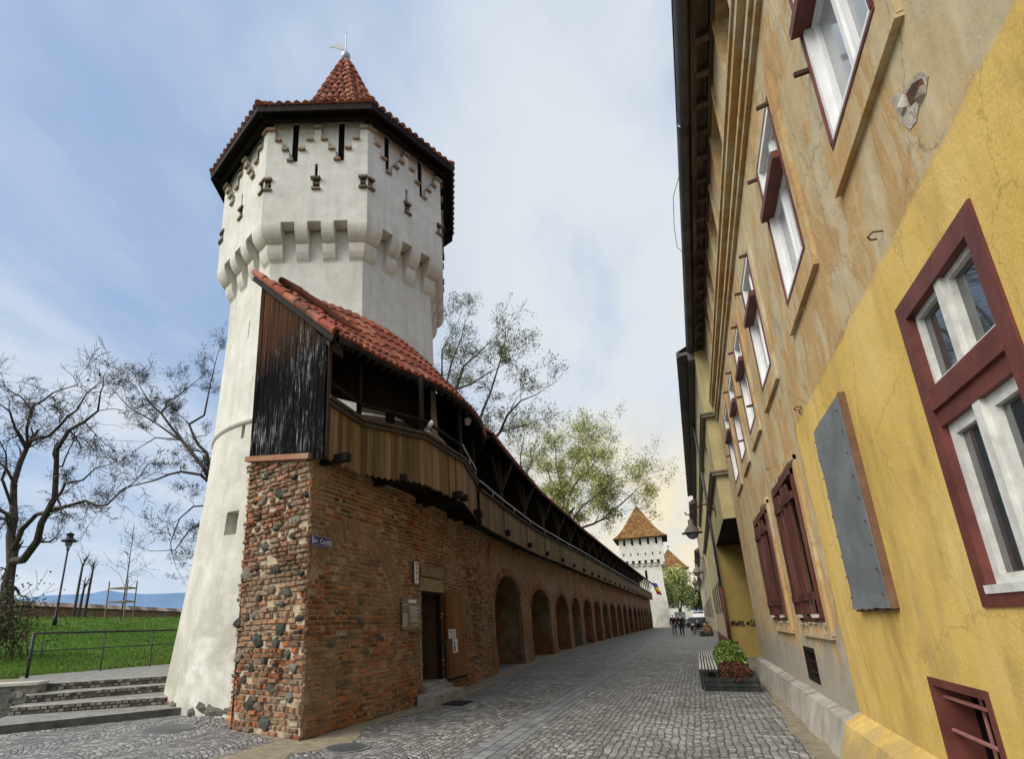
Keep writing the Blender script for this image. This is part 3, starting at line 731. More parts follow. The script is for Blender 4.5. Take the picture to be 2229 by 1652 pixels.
# --- arcade: wall shell with deep blind arches
def onwall(px, py, o_=0):
    r = ray(px, py)
    for (x0, y0), (x1, y1) in zip(WP[1:], WP[2:]):
        n = (-(y1-y0), x1-x0); den = n[0]*r.x+n[1]*r.y
        t = (n[0]*(x0+o_)+n[1]*y0)/den; y = r.y*t
        if t > 0 and y0-.3 <= y <= y1: return V((r.x*t, y, r.z*t+H))
    return V((-6.7, 95, 1))
AR = [(16.25, 20.3, 3.05), (22.0, 25.9, 2.85)]
lefts = [26.9, 31.5, 35.2, 39.4, 43.4, 47.6, 52.2, 56.6, 61.2, 66.4, 71.6, 76.5, 81.2, 86.0, 90.4]
for a, b in zip(lefts, lefts[1:]+[94.6]): AR.append((a+.3, b-.75, 2.8))
ab = MB(); nb = MB()
def brickmat():
    n = NT('brickwork', .9, .15); x, y, z = n.sepxyz()
    nb_ = n.noise(3, 3, .5, out='Color'); w2 = n.sepxyz(nb_)
    vec = n.comb(n.math('ADD', n.math('ADD', y, x), n.math('MULTIPLY', w2[0], .05)), n.math('ADD', z, n.math('MULTIPLY', w2[1], .06)))
    q = n.n('ShaderNodeTexBrick'); n.l(vec, q.inputs['Vector']); q.inputs['Scale'].default_value = 1
    for k_, v_ in (('Brick Width', .26), ('Row Height', .085), ('Mortar Size', .012), ('Mortar Smooth', .4), ('Bias', -.1)): q.inputs[k_].default_value = v_
    q.inputs['Color1'].default_value = (.44, .16, .06, 1); q.inputs['Color2'].default_value = (.24, .10, .05, 1); q.inputs['Mortar'].default_value = (.34, .27, .17, 1)
    c = n.mix(n.ramp(n.noise(.55, 7, .65), [(.46, 0.0), (.58, .8)]), q.outputs['Color'], n.ramp(n.noise(9, 5, .7), [(.3, (.20, .16, .10)), (.7, (.42, .35, .23))]))
    c = n.mix(1.0, c, n.ramp(n.noise(2.4, 6, .7), [(.3, .6), (.7, 1.25)]), 'MULTIPLY')
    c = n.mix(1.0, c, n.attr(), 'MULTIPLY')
    hh = n.math('ADD', n.math('MULTIPLY', q.outputs['Fac'], -.5), n.noise(5, 6, .7))
    return n.out(c, n.bump(hh, 1.0, .05))
M['brickproc'] = brickmat()
NC = 10
def P(y, n, z):
    e = .05; d = V((wx(y+e)-wx(y-e), 2*e, 0)).normalized(); nn = V((d.y, -d.x, 0))
    k = .05*noise.noise(V((y*.9, z*1.4, 9)))+.03*noise.noise(V((y*3.1, z*3.1, 2)))
    return V((wx(y), y, z))+nn*(n+(k if n > -.05 else 0))
def archh(y, a, b, top):
    t = (y-(a+b)/2)/((b-a)/2); sp = top-1.05
    return sp+(top-sp)*sqrt(max(0, 1-t*t))**1.0
def strip(mb, ya, yb, za, zb, nz, n=0, c=None):
    for j in range(nz):
        z0a, z1a = za[0]+(za[1]-za[0])*j/nz, za[0]+(za[1]-za[0])*(j+1)/nz
        z0b, z1b = zb[0]+(zb[1]-zb[0])*j/nz, zb[0]+(zb[1]-zb[0])*(j+1)/nz
        mb.quad(P(ya, n, z0a), P(yb, n, z0b), P(yb, n, z1b), P(ya, n, z1a), c)
def gtop(y): return 4.15 if y < 20 else 4.35
yc = 15.85
arc_bricks = MB()
for (a, b, top) in AR:
    nn = max(1, int((a-yc)/.4))
    for i in range(nn): strip(ab, yc+(a-yc)*i/nn, yc+(a-yc)*(i+1)/nn, (0, gtop(yc)), (0, gtop(yc)), 10)
    strip(ab, yc-.1, a-.01, (0, gtop(yc)), (0, gtop(yc)), 1, -.12)
    for i in range(NC*2):
        y0, y1 = a+(b-a)*i/(NC*2), a+(b-a)*(i+1)/(NC*2); h0, h1 = archh(y0, a, b, top), archh(y1, a, b, top)
        strip(ab, y0, y1, (h0, gtop(y0)), (h1, gtop(y1)), 5); strip(ab, y0, y1, (h0+.02, gtop(y0)), (h1+.02, gtop(y1)), 1, -.12)
        ab.quad(P(y0, 0, h0), P(y1, 0, h1), P(y1, -1.7, h1), P(y0, -1.7, h0), (.75, .75, .75))  # soffit darkened in its colour for the shade under the arch
        ab.quad(P(y0, -1.7, 0), P(y1, -1.7, 0), P(y1, -1.7, h1), P(y0, -1.7, h0), (.55, .5, .5))  # niche back darker still, shade of the recess put into the colour
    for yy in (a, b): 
        ab.quad(P(yy, 0, 0), P(yy, -1.7, 0), P(yy, -1.7, archh(yy, a, b, top)), P(yy, 0, archh(yy, a, b, top)), (.8, .8, .8))  # niche sides toned down in colour for the same shade
    for k in range(34):
        t = -1+2*(k+.5)/34; ya = (a+b)/2+t*(b-a)/2; ya2 = (a+b)/2+(t+.045)*(b-a)/2
        z0 = archh(ya, a, b, top); 
        c = P(ya, .012, z0+.015); tt = (P(ya2, .012, archh(min(max(ya2, a), b), a, b, top)+.015)-c).normalized(); nr = V((1, 0, 0)); er = nr.cross(tt)
        if er.z < 0: er = -er
        one_brick(arc_bricks, (c, tt, nr, er), -.045, .045, 0, .26, .02+rnd.random()*.02, bcol(.75, .2), .004)
    yc = b
nn = 6
for i in range(nn): strip(ab, yc+(96-yc)*i/nn, yc+(96-yc)*(i+1)/nn, (0, gtop(yc)), (0, gtop(yc)), 6)
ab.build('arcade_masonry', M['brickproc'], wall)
arc_bricks.build('arch_rings', M['brick'], wall)
# doorstep block, grille, manholes
mb = MB(); A = on_z(1300/1.59+.3934*370/1.59, 1, 0)
def z3(zx, zy): return ((1300+.3934*zx)/1.59, (1850+.3934*zy)/1.59)
a, b, c = on_z(*z3(362, 1518), 0), on_z(*z3(500, 1525), 0), on_z(*z3(712, 1432), 0)
d = (c-b); d = V((0.02, 1, 0)); 
mb.box((-5.03, b.y+.0, 0), (-4.66, b.y+1.42, .2)); o = mb.build('doorstep', M['concrete']); tag(o, 'grey concrete doorstep block below the open doorway in the brick wall', 'step')
BS = o; M['darkconc'] = simple('worn_grey_iron', (.16, .16, .15), .7, .25, 0, .35, 9)
g = on_z(*z3(700, 1490), 0); mb = MB(); mb.box((g.x-.27, g.y-.3, .003), (g.x+.27, g.y+.3, .008), (.5, .5, .5))
for k in range(8): mb.box((g.x-.25, g.y-.28+k*.075, .008), (g.x+.25, g.y-.25+k*.075, .022), (1, 1, 1))
tag(mb.build('drain_grate', M['iron']), 'dark iron drain grate in the cobbles just in front of the doorstep', 'drain grate')
for (px, py, r, lab) in ((935, 1556, .24, 'round pale utility cover in the cobbles nearest the doorstep'), (1080, 1507, .2, 'small pale utility cover by the arcade just past the door'), (1385, 1417, .2, 'utility cover in the middle strip of the street'), (352, 1525, .42, 'round iron manhole cover in front of the steps'), (755, 1630, .30, 'pale manhole cover near the foot of the brick pier'), (1350, 1395, .2, 'far utility cover in the centre of the street')):
    c = on_z(px, py, 0)
    if px == 352: c = on_z(366, 1588, 0)
    t = thing('manhole_cover', lab, 'manhole cover', (c.x, c.y, 0), 'manhole covers in the street')
    mb = MB(); mb.lathe((c.x, c.y, 0), [(r, 0), (r, .012), (r*.86, .012)], 20); mb.build('rim', M['darkconc'], t)
    mb = MB(); mb.lathe((c.x, c.y, 0), [(r*.85, .004), (r*.85, .0135), (r*.8, .0145)], 20); mb.build('lid', M['gutter'] if px in (352, 755) else M['darkconc'], t)
# ================================================================ TILES
TC = [(.34, .10, .055), (.30, .085, .05), (.38, .13, .07), (.26, .08, .05), (.41, .15, .085)]
def tcol(g=1.0, tint=(1, 1, 1)):
    c = rnd.choice(TC); k = rnd.uniform(.8, 1.15)*g
    return tuple(a*k*b for a, b in zip(c, tint))
def tile(mb, a, b, c, d, nrm, col, hgt=.055, lift=.03):
    # a,b lower edge; d,c upper edge; barrel across
    vs = []; K = 5
    for (p, q, lf, hh) in ((a, b, lift, hgt), (d, c, 0, hgt*.85)):
        for k in range(K+1):
            t = k/K; vs.append(p+(q-p)*t+nrm*(lf+hh*sin(pi*t)))
    vs += [a+nrm*(lift-.025), b+nrm*(lift-.025)]
    n = K+1
    mb.add(vs, [(k, k+1, n+k+1, n+k) for k in range(K)]+[tuple([2*n+1]+list(range(K, -1, -1))+[2*n])], col)
def tile_patch(mb, e0, e1, t0, t1, tw=.2, tl=.34, g=1.0, tint=(1, 1, 1), over=1.12):
    e0, e1, t0, t1 = V(e0), V(e1), V(t0), V(t1)
    Ls = ((t0-e0).length+(t1-e1).length)/2; nt_ = max(1, round(Ls/tl))
    nrm = (e1-e0).cross(t0-e0 if (t0-e0).length > .01 else t1-e0).normalized()
    if nrm.z < 0: nrm = -nrm
    for j in range(nt_):
        ta, tb = j/nt_, min(1, (j+over)/nt_)
        la, lb = e0.lerp(t0, ta), e1.lerp(t1, ta); ua, ub = e0.lerp(t0, tb), e1.lerp(t1, tb)
        nn = max(1, round((lb-la).length/tw))
        for i in range(nn):
            f0, f1 = (i+.04)/nn, (i+.96)/nn
            tile(mb, la.lerp(lb, f0), la.lerp(lb, f1), ua.lerp(ub, f1), ua.lerp(ub, f0), nrm, tcol(g, tint))
    mb.quad(e0-nrm*.01, e1-nrm*.01, t1-nrm*.01, t0-nrm*.01, (.12, .04, .025))
def holes_wall(mb, F, u0, u1, z0, z1, holes, depth=.2, c=None, cr=None, back=True, n0=0.0, cb=None):
    us = sorted({u0, u1} | {h[i] for h in holes for i in (0, 1)}); zs = sorted({z0, z1} | {h[i] for h in holes for i in (2, 3)})
    o, eu, en, ez = F; P_ = lambda u, n, z: o+eu*u+en*n+ez*z
    for a, b in zip(us, us[1:]):
        for p, q in zip(zs, zs[1:]):
            um, zm = (a+b)/2, (p+q)/2
            if any(h[0] < um < h[1] and h[2] < zm < h[3] for h in holes): continue
            mb.quad(P_(a, n0, p), P_(b, n0, p), P_(b, n0, q), P_(a, n0, q), c)
    for h in holes:
        a, b, p, q = h[:4]; cc = cr or c; m = n0-depth
        mb.quad(P_(a, n0, p), P_(a, n0, q), P_(a, m, q), P_(a, m, p), cc); mb.quad(P_(b, n0, p), P_(b, m, p), P_(b, m, q), P_(b, n0, q), cc)
        mb.quad(P_(a, n0, q), P_(b, n0, q), P_(b, m, q), P_(a, m, q), cc); mb.quad(P_(a, n0, p), P_(a, m, p), P_(b, m, p), P_(b, n0, p), cc)
        if back: mb.quad(P_(a, m, p), P_(b, m, p), P_(b, m, q), P_(a, m, q), cb or cc)
# ================================================================ WHITE TOWER
TX, TY, PHI = -8.24, 11.31, -.76
TCN = V((TX, TY, 0))
tower = thing('fortress_tower', 'tall white octagonal fortress tower with a ring of corbels and a red tiled pointed roof', 'tower', (TX, TY, 0))
def ov(k, R, z=0): a = PHI+k*pi/4; return V((TX+R*cos(a), TY+R*sin(a), z))
T225 = math.tan(pi/8)
def facef(k, R):
    a, b = ov(k, R), ov(k+1, R); F, Ln = frame(a, b); return (F[0]+F[1]*Ln/2, F[1], F[2], F[3]), Ln
RD, RS, ZB, ZT, RE, ZE = 3.30, 2.90, 10.80, 13.75, 3.72, 13.95
AD, AS = RD*cos(pi/8), RS*cos(pi/8)
BANDZ = 5.95
mb = MB()   # round battered base lofting into octagon shaft
NS = 64
def orad(a, R):
    k = (a-PHI) % (pi/4); return R*cos(pi/8)/cos(k-pi/8)
rings = []
for z, R, m in [(-.2, 3.56, 0), (.3, 3.52, 0), (1.5, 3.38, 0), (3, 3.22, 0), (4.5, 3.09, 0), (BANDZ-.02, 3.0, 0)]:
    rings.append([V((TX+R*cos(2*pi*i/NS)*(1+.004*noise.noise(V((i*.3, z, 0)))), TY+R*sin(2*pi*i/NS), z)) for i in range(NS)])
for r in rings:
    for q in r: q.x = min(q.x, -6.45 if q.z < 3.2 else -5.62)   # cut back where the town wall and its passage stand
vs = [p for r in rings for p in r]
mb.add(vs, [(j*NS+i, j*NS+(i+1) % NS, (j+1)*NS+(i+1) % NS, (j+1)*NS+i) for j in range(len(rings)-1) for i in range(NS)])
mb.add([q for q in rings[0]], [tuple(range(NS))[::-1]]); mb.add([q for q in rings[-1]], [tuple(range(NS))])
mb.v = mb.v[:len(vs)]; mb.f[-2] = list(range(NS))[::-1]; mb.f[-1] = [len(vs)-NS+i for i in range(NS)]
BASE = mb.build('round_base', M['tower'], tower, False)
mb = MB(); mb.lathe((TX, TY, 0), [(2.9, BANDZ-.11), (3.03, BANDZ-.08), (3.065, BANDZ-.02), (3.03, BANDZ+.04), (2.7, BANDZ+.08)], 64)
mb.build('string_band', M['tower'], tower, True)
mb = MB()
sp = [ov(k, r, z) for r, z in ((3.02, BANDZ-.1), (RS, 9.0), (RS, 10.9)) for k in range(8)]
mb.add(sp, [(j*8+k, j*8+(k+1) % 8, (j+1)*8+(k+1) % 8, (j+1)*8+k) for j in range(2) for k in range(8)]+[tuple(range(8))[::-1], tuple(range(16, 24))])
SHAFT = mb.build('shaft', M['tower'], tower)
# machicolation
mb = MB()
UP_T = [(AD, ZB+.05), (AD, ZB-.02), (AD-.01, ZB-.10), (AD-.03, ZB-.17), (AD-.06, ZB-.24), (AD-.10, ZB-.30), (AD-.15, ZB-.35), (AD-.20, ZB-.385), (AD-.24, ZB-.40), (AS-.05, ZB-.41), (AS-.05, ZB+.0), (AD-.28, ZB+.05)]
LO_T = [(AD-.22, ZB-.405), (AD-.22, ZB-.46), (AD-.23, ZB-.54), (AD-.25, ZB-.62), (AD-.28, ZB-.69), (AD-.31, ZB-.75), (AD-.35, ZB-.80), (AS+.0, ZB-.84), (AS-.05, ZB-.84), (AS-.05, ZB-.405)]
def mseg(k, ua, ub, prof):
    a, b = ov(k, 1), ov(k+1, 1); t = (b-a).normalized(); nrm = V((t.y, -t.x, 0)); vs = []
    for side in (ua, ub):
        for ap, z in prof:
            u = side if abs(side) < 50 else (ap*T225 if side > 0 else -ap*T225)
            vs.append(TCN+nrm*ap+t*u+V((0, 0, z)))
    n = len(prof)
    mb.add(vs, [tuple(range(n)), tuple(range(n, 2*n))[::-1]]+[(i, i+n, (i+1) % n+n, (i+1) % n) for i in range(n)])
HF = AD*T225
gaps = [(-.63*HF, -.37*HF), (-.13*HF, .13*HF), (.37*HF, .63*HF)]
for k in range(8):
    ed = [-99]+[q for g in gaps for q in g]+[99]
    for i in range(0, 8, 2):
        for prof in (UP_T, LO_T): mseg(k, ed[i], ed[i+1], prof)
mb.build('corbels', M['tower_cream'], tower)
# drum with slots
mb = MB(); lay = MB(); led = MB(); drk = MB()
TOPP = [(-1, .15), (-.85, .15), (-.85, .48), (-.69, .48), (-.69, .78), (-.55, .78), (-.55, 1.12), (-.37, 1.12), (-.37, .78), (-.22, .78), (-.22, .48), (-.07, .48), (-.07, .12), (.07, .12), (.07, .48), (.22, .48), (.22, .78), (.37, .78), (.37, 1.12), (.55, 1.12), (.55, .78), (.69, .78), (.69, .48), (.85, .48), (.85, .15), (1, .15)]
ZL0, ZL1 = 11.82, 12.06
for k in range(8):
    F, Ln = facef(k, RD); hf = Ln/2
    sl = [(-.52*hf, -.40*hf, ZT-1.1, ZT+.2), (.40*hf, .52*hf, ZT-1.1, ZT+.2)]
    sq = [(-.06*hf, .08*hf, ZL0, ZL1), (-.98*hf, -.86*hf, ZL0, ZL1), (.86*hf, .98*hf, ZL0, ZL1)]
    slit = [(-.03*hf, .03*hf, ZT-1.62, ZT-1.2)]
    zq = ZL1+.12
    holes_wall(mb, F, -hf*.97, hf*.97, ZT-1.22, ZT+.25, [(a, b, max(c_, ZT-1.21), d_) for a, b, c_, d_ in sl], .35, (1, 1, 1), (.25, .2, .16), True, -.10, (.02, .02, .02))
    holes_wall(lay, F, -hf, hf, ZB+.05, ZT-1.12, sq+slit, .3, None, None, True, 0, None)
    # stepped merlons: vertical slabs between steps
    for (u0, d0), (u1, d1) in zip(TOPP[::2], TOPP[1::2]):
        if d0 < 1.1: lay.fbox(F, u0*hf, u1*hf, -.10, 0, ZT-1.12, ZT-d0)
    for (u0, d0), (u1, d1) in zip(TOPP, TOPP[1:]):
        if u0 == u1 or d0 > 1.1 and False: continue
        um = (u0+u1)/2*hf; wl = abs(u1-u0)*hf*.5+.015
        if d0 > 1.1: um = (u0*hf+.07) if u0 < 0 else (u1*hf-.07); wl = .08; um = u0*hf+.045 if k % 2 else um
        g = rnd.uniform(.7, 1.1); cc = rnd.choice([(.36*g, .27*g, .18*g), (.32*g, .30*g, .21*g), (.38*g, .25*g, .16*g)])
        if d0 < .2:
            led.fbox(F, um-wl, um+wl, -.1, .07, ZT-d0-.0, ZT-d0+.07, cc)
        else: led.fbox(F, um-min(wl, .085), um+min(wl, .085), -.08, .07, ZT-d0-.005, ZT-d0+.05, cc)
    for a, b, c_, d_ in sq:
        for zz in (c_-.06, d_):
            g = rnd.uniform(.7, 1.1); led.fbox(F, a-.03+jit(.02), b+.03+jit(.01), -.05, .06+jit(.02), zz, zz+.055, (.20*g, .15*g, .10*g))
        drk.fbox(F, a-.01, b+.01, -.29, -.14, c_+.001, d_-.001)
    drk.fbox(F, slit[0][0], slit[0][1], -.29, -.08, slit[0][2], slit[0][3])
    for a, b, c_, d_ in sl: drk.fbox(F, a-.01, b+.01, -.44, -.13, c_-.1, ZT+.2)
drk.each('dark_fill', M['darkvoid'], tower)  # black boxes plug the drum openings so their depth looks dark
mb2 = MB()
for k in range(8):   # inner cap closing the drum
    mb2.add([ov(k, RD-.33, ZB+.04), ov(k+1, RD-.33, ZB+.04), ov(k+1, RD-.33, ZT+.3), ov(k, RD-.33, ZT+.3)], [(0, 1, 2, 3)])
    mb2.add([ov(k, RD, ZB+.052), ov(k+1, RD, ZB+.052), ov(k+1, RD-.33, ZB+.052), ov(k, RD-.33, ZB+.052)], [(0, 1, 2, 3)])
    mb2.add([ov(k, RD, ZB+1.3), ov(k+1, RD, ZB+1.3), TCN+V((0, 0, ZB+1.3))], [(0, 1, 2)]) if False else None
mb2.add([ov(k, RD-.34, ZB+.9) for k in range(8)], [tuple(range(8))])
mb2.build('drum_core', M['tower'], tower)
mb.build('recessed_parapet', M['tower'], tower); lay.build('drum_wall', M['tower'], tower); [led.each('brick_ledge', M['stonework'], tower)]
# roof
PROF = [(RE, ZE), (2.7, ZE+.95), (1.85, ZE+1.95), (1.35, ZE+2.85), (.16, ZE+5.85)]
rf = MB(); un = MB()
for k in range(8):
    for (r0, z0), (r1, z1) in zip(PROF, PROF[1:]):
        tile_patch(rf, ov(k, r0, z0+.06), ov(k+1, r0, z0+.06), ov(k, r1, z1+.06), ov(k+1, r1, z1+.06), .215, .36, .95, (1.0, 1.12, 1.2))
    un.add([ov(k, RE-.02, ZE), ov(k+1, RE-.02, ZE), ov(k+1, RD-.5, ZE+.05), ov(k, RD-.5, ZE+.05)], [(0, 1, 2, 3)])
    un.add([ov(k, RE-.01, ZE-.13), ov(k+1, RE-.01, ZE-.13), ov(k+1, RE-.01, ZE+.06), ov(k, RE-.01, ZE+.06)], [(0, 1, 2, 3)])
    un.add([ov(k, RE-.06, ZE-.13), ov(k+1, RE-.06, ZE-.13), ov(k+1, RE-.01, ZE-.13), ov(k, RE-.01, ZE-.13), ov(k, RE-.06, ZE), ov(k+1, RE-.06, ZE)], [(0, 1, 2, 3), (0, 4, 5, 1)])
    un.bar(ov(k, RE-.3, ZE-.1), ov(k+1, RE-.3, ZE-.1), .1, .14); un.bar(ov(k, RE-.05, ZE-.04), ov(k, 2.6, ZE-.02), .1, .12)
    for (r0, z0), (r1, z1) in zip(PROF, PROF[1:]):   # hip tiles
        A, B = ov(k, r0, z0+.1), ov(k, r1, z1+.1); n = max(1, int((B-A).length/.33))
        for j in range(n):
            p, q = A.lerp(B, j/n), A.lerp(B, (j+1.1)/n); rf.tube([p+V((0, 0, .03)), q], [.085, .065], 7, tcol(.9, (1, 1.12, 1.2)))
rf.build('roof_tiles', M['tile'], tower); un.build('eave_boards', M['darkwood'], tower)
fz = ZE+5.85
mb = MB(); mb.lathe((TX, TY, fz-.1), [(.2, 0), (.17, .15), (.07, .2), (.045, .36), (.05, .40), (.11, .44), (.16, .53), (.16, .6), (.10, .7), (.04, .76), (.022, .9), (.016, 1.55), (.004, 1.7)], 16)
fin = mb.build('finial', M['steel'], tower, True)
mb = MB(); Fv = (V((TX, TY, fz+1.0)), V((-.91, -.41, 0)), V((.41, -.91, 0)), V((0, 0, 1)))
mb.prism(Fv, [(.02, .05), (.3, .10), (.52, -.02), (.56, -.12), (.42, -.08), (.3, -.16), (.16, -.2), (.02, -.22)], -.008, .008)
mb.tube([V((TX, TY, fz+1.5)), V((TX+.03, TY, fz+1.65)), V((TX-.04, TY, fz+1.9))], [.014, .012, .004], 5)
mb.build('weather_vane', M['steel'], fin)
# slit windows on the shaft and base (recesses)
mb = MB()
def fixn(o):
    import bmesh
    bm = bmesh.new(); bm.from_mesh(o.data); bmesh.ops.remove_doubles(bm, verts=bm.verts, dist=1e-4); bmesh.ops.recalc_face_normals(bm, faces=bm.faces); bm.to_mesh(o.data); bm.free()
fixn(BASE); fixn(SHAFT)
def ray_tower(px, py, R):   # point where the sight line meets the round/octagon wall
    r = ray(px, py); a = r.x**2+r.y**2; b = -2*(r.x*TX+r.y*TY); c = TX*TX+TY*TY-R*R; D = b*b-4*a*c
    t = (-b-sqrt(max(0, D)))/(2*a); return r*t+V((0, 0, H))
def slot(px, py, R, w_, h_, ob):
    p = ray_tower(px, py, R); n = V((p.x-TX, p.y-TY, 0)).normalized(); t = V((-n.y, n.x, 0)); z = p.z
    Fq = (V((TX, TY, 0)), t, n, V((0, 0, 1))); q = MB(); q.fbox(Fq, -w_/2, w_/2, R-.32, R+.6, z-h_/2, z+h_/2)
    c = q.build('cutter', M['tower']); fixn(c); md = ob.modifiers.new('slit', 'BOOLEAN'); md.operation = 'DIFFERENCE'; md.object = c; md.solver = 'EXACT'
    bpy.context.view_layer.update(); me = bpy.data.meshes.new_from_object(ob.evaluated_get(bpy.context.evaluated_depsgraph_get()))
    ob.modifiers.clear(); ob.data = me; bpy.data.objects.remove(c)
slot(531, 908, 3.02, .10, 1.0, BASE); slot(468, 950, 3.0, .04, .9, BASE); slot(500, 1138, 3.2, .36, .5, BASE); slot(527, 712, 2.88, .045, .5, SHAFT)
mb = MB()
for a in (3.95, 4.2, 4.45, 4.7, 4.95, 5.2, 5.5):   # exposed foundation
    for q in range(3):
        aa = a+jit(.12); R = 3.50+jit(.03); p = V((TX+R*cos(aa), TY+R*sin(aa), .05+rnd.random()*.12)); n = V((cos(aa), sin(aa), 0))
        stone(mb, (V((p.x, p.y, 0)), V((-n.y, n.x, 0)), n, V((0, 0, 1))), 0, p.z, rnd.uniform(.1, .2), .07, rnd.choice([(.14, .13, .11), (.2, .1, .07), (.10, .1, .09)]))
mb.each('foundation_stone', M['stonework'], tower)

# ================================================================ COVERED GALLERY
gal = thing('wooden_gallery', 'long roofed timber walkway with plank parapet running on top of the brick wall', 'gallery', (-6, 7, 4))
ZC, ZG = 4.97, 4.03
CUR = [(-4.86, 6.40), (-4.93, 7.5), (-4.28, 8.7), (-4.25, 10.55), (-4.70, 12.5), (-5.25, 13.9)]
def gy(y):   # front face of the straight part: x, cap z, bottom z
    zc = 4.95+.45*min(1, max(0, (y-13)/20)); zb = 4.05+.3*min(1, max(0, (y-13)/16)); return V((wx(y)+.47, y, 0)), zc, zb
def boards(mb, a, b, za0, za1, zb0, zb1, wd=.125, g=1.0, point=True):
    F, Ln = frame(a, b); n = max(1, round(Ln/wd)); w_ = Ln/n
    for i in range(n):
        u0, u1 = i*w_+.003, (i+1)*w_-.003; t = (i+.5)/n; zt = zb0+(zb1-zb0)*t; z0 = za0+(za1-za0)*t+jit(.012); k = rnd.uniform(.5, 1.3)*g; c = (k, k*rnd.uniform(.93, 1.02), k*rnd.uniform(.85, 1.0))
        poly = [(u0, z0), ((u0+u1)/2, z0-.05), (u1, z0), (u1, zt), (u0, zt)] if point else [(u0, z0), (u1, z0), (u1, zt), (u0, zt)]
        mb.prism(F, poly, -.025+jit(.003), .0, c)
mb = MB(); cap = MB()
for a, b in zip(CUR, CUR[1:]):
    boards(mb, a, b, ZG, ZG, ZC, ZC); cap.bar(V((a[0], a[1], ZC+.03)), V((b[0], b[1], ZC+.03)), .16, .06); cap.bar(V((a[0]+.03, a[1], ZC-.05)), V((b[0]+.03, b[1], ZC-.05)), .05, .07)
ys = [13.3+i*1.5 for i in range(56)]
for y0, y1 in zip(ys, ys[1:]):
    p, zc, zb = gy(y0); q, zc1, zb1 = gy(y1)
    if y0 < 70: boards(mb, p, q, zb, zb1, zc, zc1, .14, .95)
    else: boards(mb, p, q, zb, zb1, zc, zc1, .5, .95, False)
    cap.bar(p+V((0, 0, zc+.03)), q+V((0, 0, zc1+.03)), .15, .06)
mb.build('parapet_boards', M['boards'], gal); cap.build('parapet_cap', M['postwood'], gal)
# rails
mb = MB()
def rail(pts, r=.028):
    mb.tube(pts, r, 7)
rail([V((a, b, ZC+.32)) for a, b in CUR[:1]+CUR[1:2]], .03); rail([V((a, b, ZC+.32)) for a, b in CUR[1:3]+CUR[3:4]], .03)
mb.build('timber_rail', M['darkwood'], gal)
mb = MB()
rail([V((CUR[3][0], CUR[3][1], ZC+.36)), V((CUR[4][0], CUR[4][1], ZC+.36)), V((CUR[5][0], CUR[5][1], ZC+.36))], .026)
rail([gy(y)[0]+V((.02, 0, gy(y)[1]+.28)) for y in ys], .026)
for y in ys[1::2]:
    p, zc, _ = gy(y); mb.tube([p+V((.02, 0, zc+.05)), p+V((.02, 0, zc+.28))], .014, 5)
for a, b in zip(CUR[3:], CUR[4:]):
    m_ = (V((*a, 0))+V((*b, 0)))/2; mb.tube([m_+V((0, 0, ZC)), m_+V((0, 0, ZC+.36))], .014, 5)
mb.build('steel_handrail', M['steel'], gal, True)
EC = [V(p) for p in ((-4.60, 6.34, 5.96), (-4.76, 7.05, 6.22), (-4.72, 7.8, 6.28), (-4.58, 8.45, 6.3), (-4.32, 9.15, 6.3), (-4.17, 9.9, 6.3), (-4.14, 10.9, 6.3), (-4.25, 11.8, 6.3), (-4.50, 12.8, 6.3), (-4.95, 13.7, 6.32))]
TCV = [V(p) for p in ((-7.04, 6.98, 8.28), (-6.75, 7.45, 8.28), (-6.35, 8.0, 8.15), (-5.95, 8.65, 8.12), (-5.62, 9.4, 8.05), (-5.45, 10.1, 7.98), (-5.38, 10.9, 7.9), (-5.45, 11.7, 7.75), (-5.6, 12.5, 7.5), (-5.9, 13.3, 7.35))]
post = []
def place_post(p, z0, z1, r=.05, mt='postwood'):
    mb = MB(); mb.bar(p+V((0, 0, z0)), p+V((0, 0, z1)), r*2, r*2); return mb.build('post', M[mt], gal)
for (x, y) in CUR: place_post(V((x-.06, y+.02, 0)), ZG, 6.2, .035, 'darkwood')  # posts coloured near black, the shade inside the gallery put into the timber
mb = MB(); mb.bar(V((-4.85, 6.42, 4.0)), V((-4.85, 6.42, 6.0)), .08, .06); mb.build('corner_post', simple('red_brown_post', (.055, .025, .02), .8), gal)
br = MB()
pys = [16.2, 20.0, 23.7, 27.3, 30.9, 34.2, 37.4, 40.5, 43.5, 46.8, 50.2, 53.6, 57, 60.4, 63.8, 67.2, 70.6, 74, 77.4, 80.8, 84.2, 87.6, 91]
def eav(y): return V((wx(y)+.93, y, 6.5+.3*min(1, max(0, (y-14)/14))))
for y in pys:
    p, zc, zb = gy(y); e = eav(y)
    place_post(p-V((.04, 0, 0)), zb+.1, e.z+.15, .05)
    for s in (-1, 1): br.bar(p+V((-.04, 0, zc+.5)), p+V((-.04, s*.75, e.z+.12)), .09, .05)
    br.bar(p+V((-.04, 0, zc+.5)), p+V((.42, 0, e.z)), .08, .06)
br.each('brace', M['postwood'], gal)
# joist ends poking out under the parapet
mb = MB()
for y in [16.4, 20.1, 23.7, 27.4, 30.9, 34.1, 37.2, 40, 43, 46, 49, 52.5, 56, 60, 64, 68, 72, 76, 80, 84, 88]:
    p, zc, zb = gy(y); mb.bar(p+V((-.9, 0, zb+.14)), p+V((.14, 0, zb+.14)), .16, .18)
for x, y, l in ((-4.72, 6.75, .22), (-4.55, 8.3, .2), (-4.2, 10.0, .3), (-4.2, 10.35, .25), (-4.45, 11.9, .2), (-4.6, 12.3, .25), (-4.95, 13.1, .3)):
    mb.bar(V((x-1.0, y, ZG+.02)), V((x+l*.45, y-.05, ZG+.02)), .12, .13)
mb.each('joist', M['darkwood'], gal)
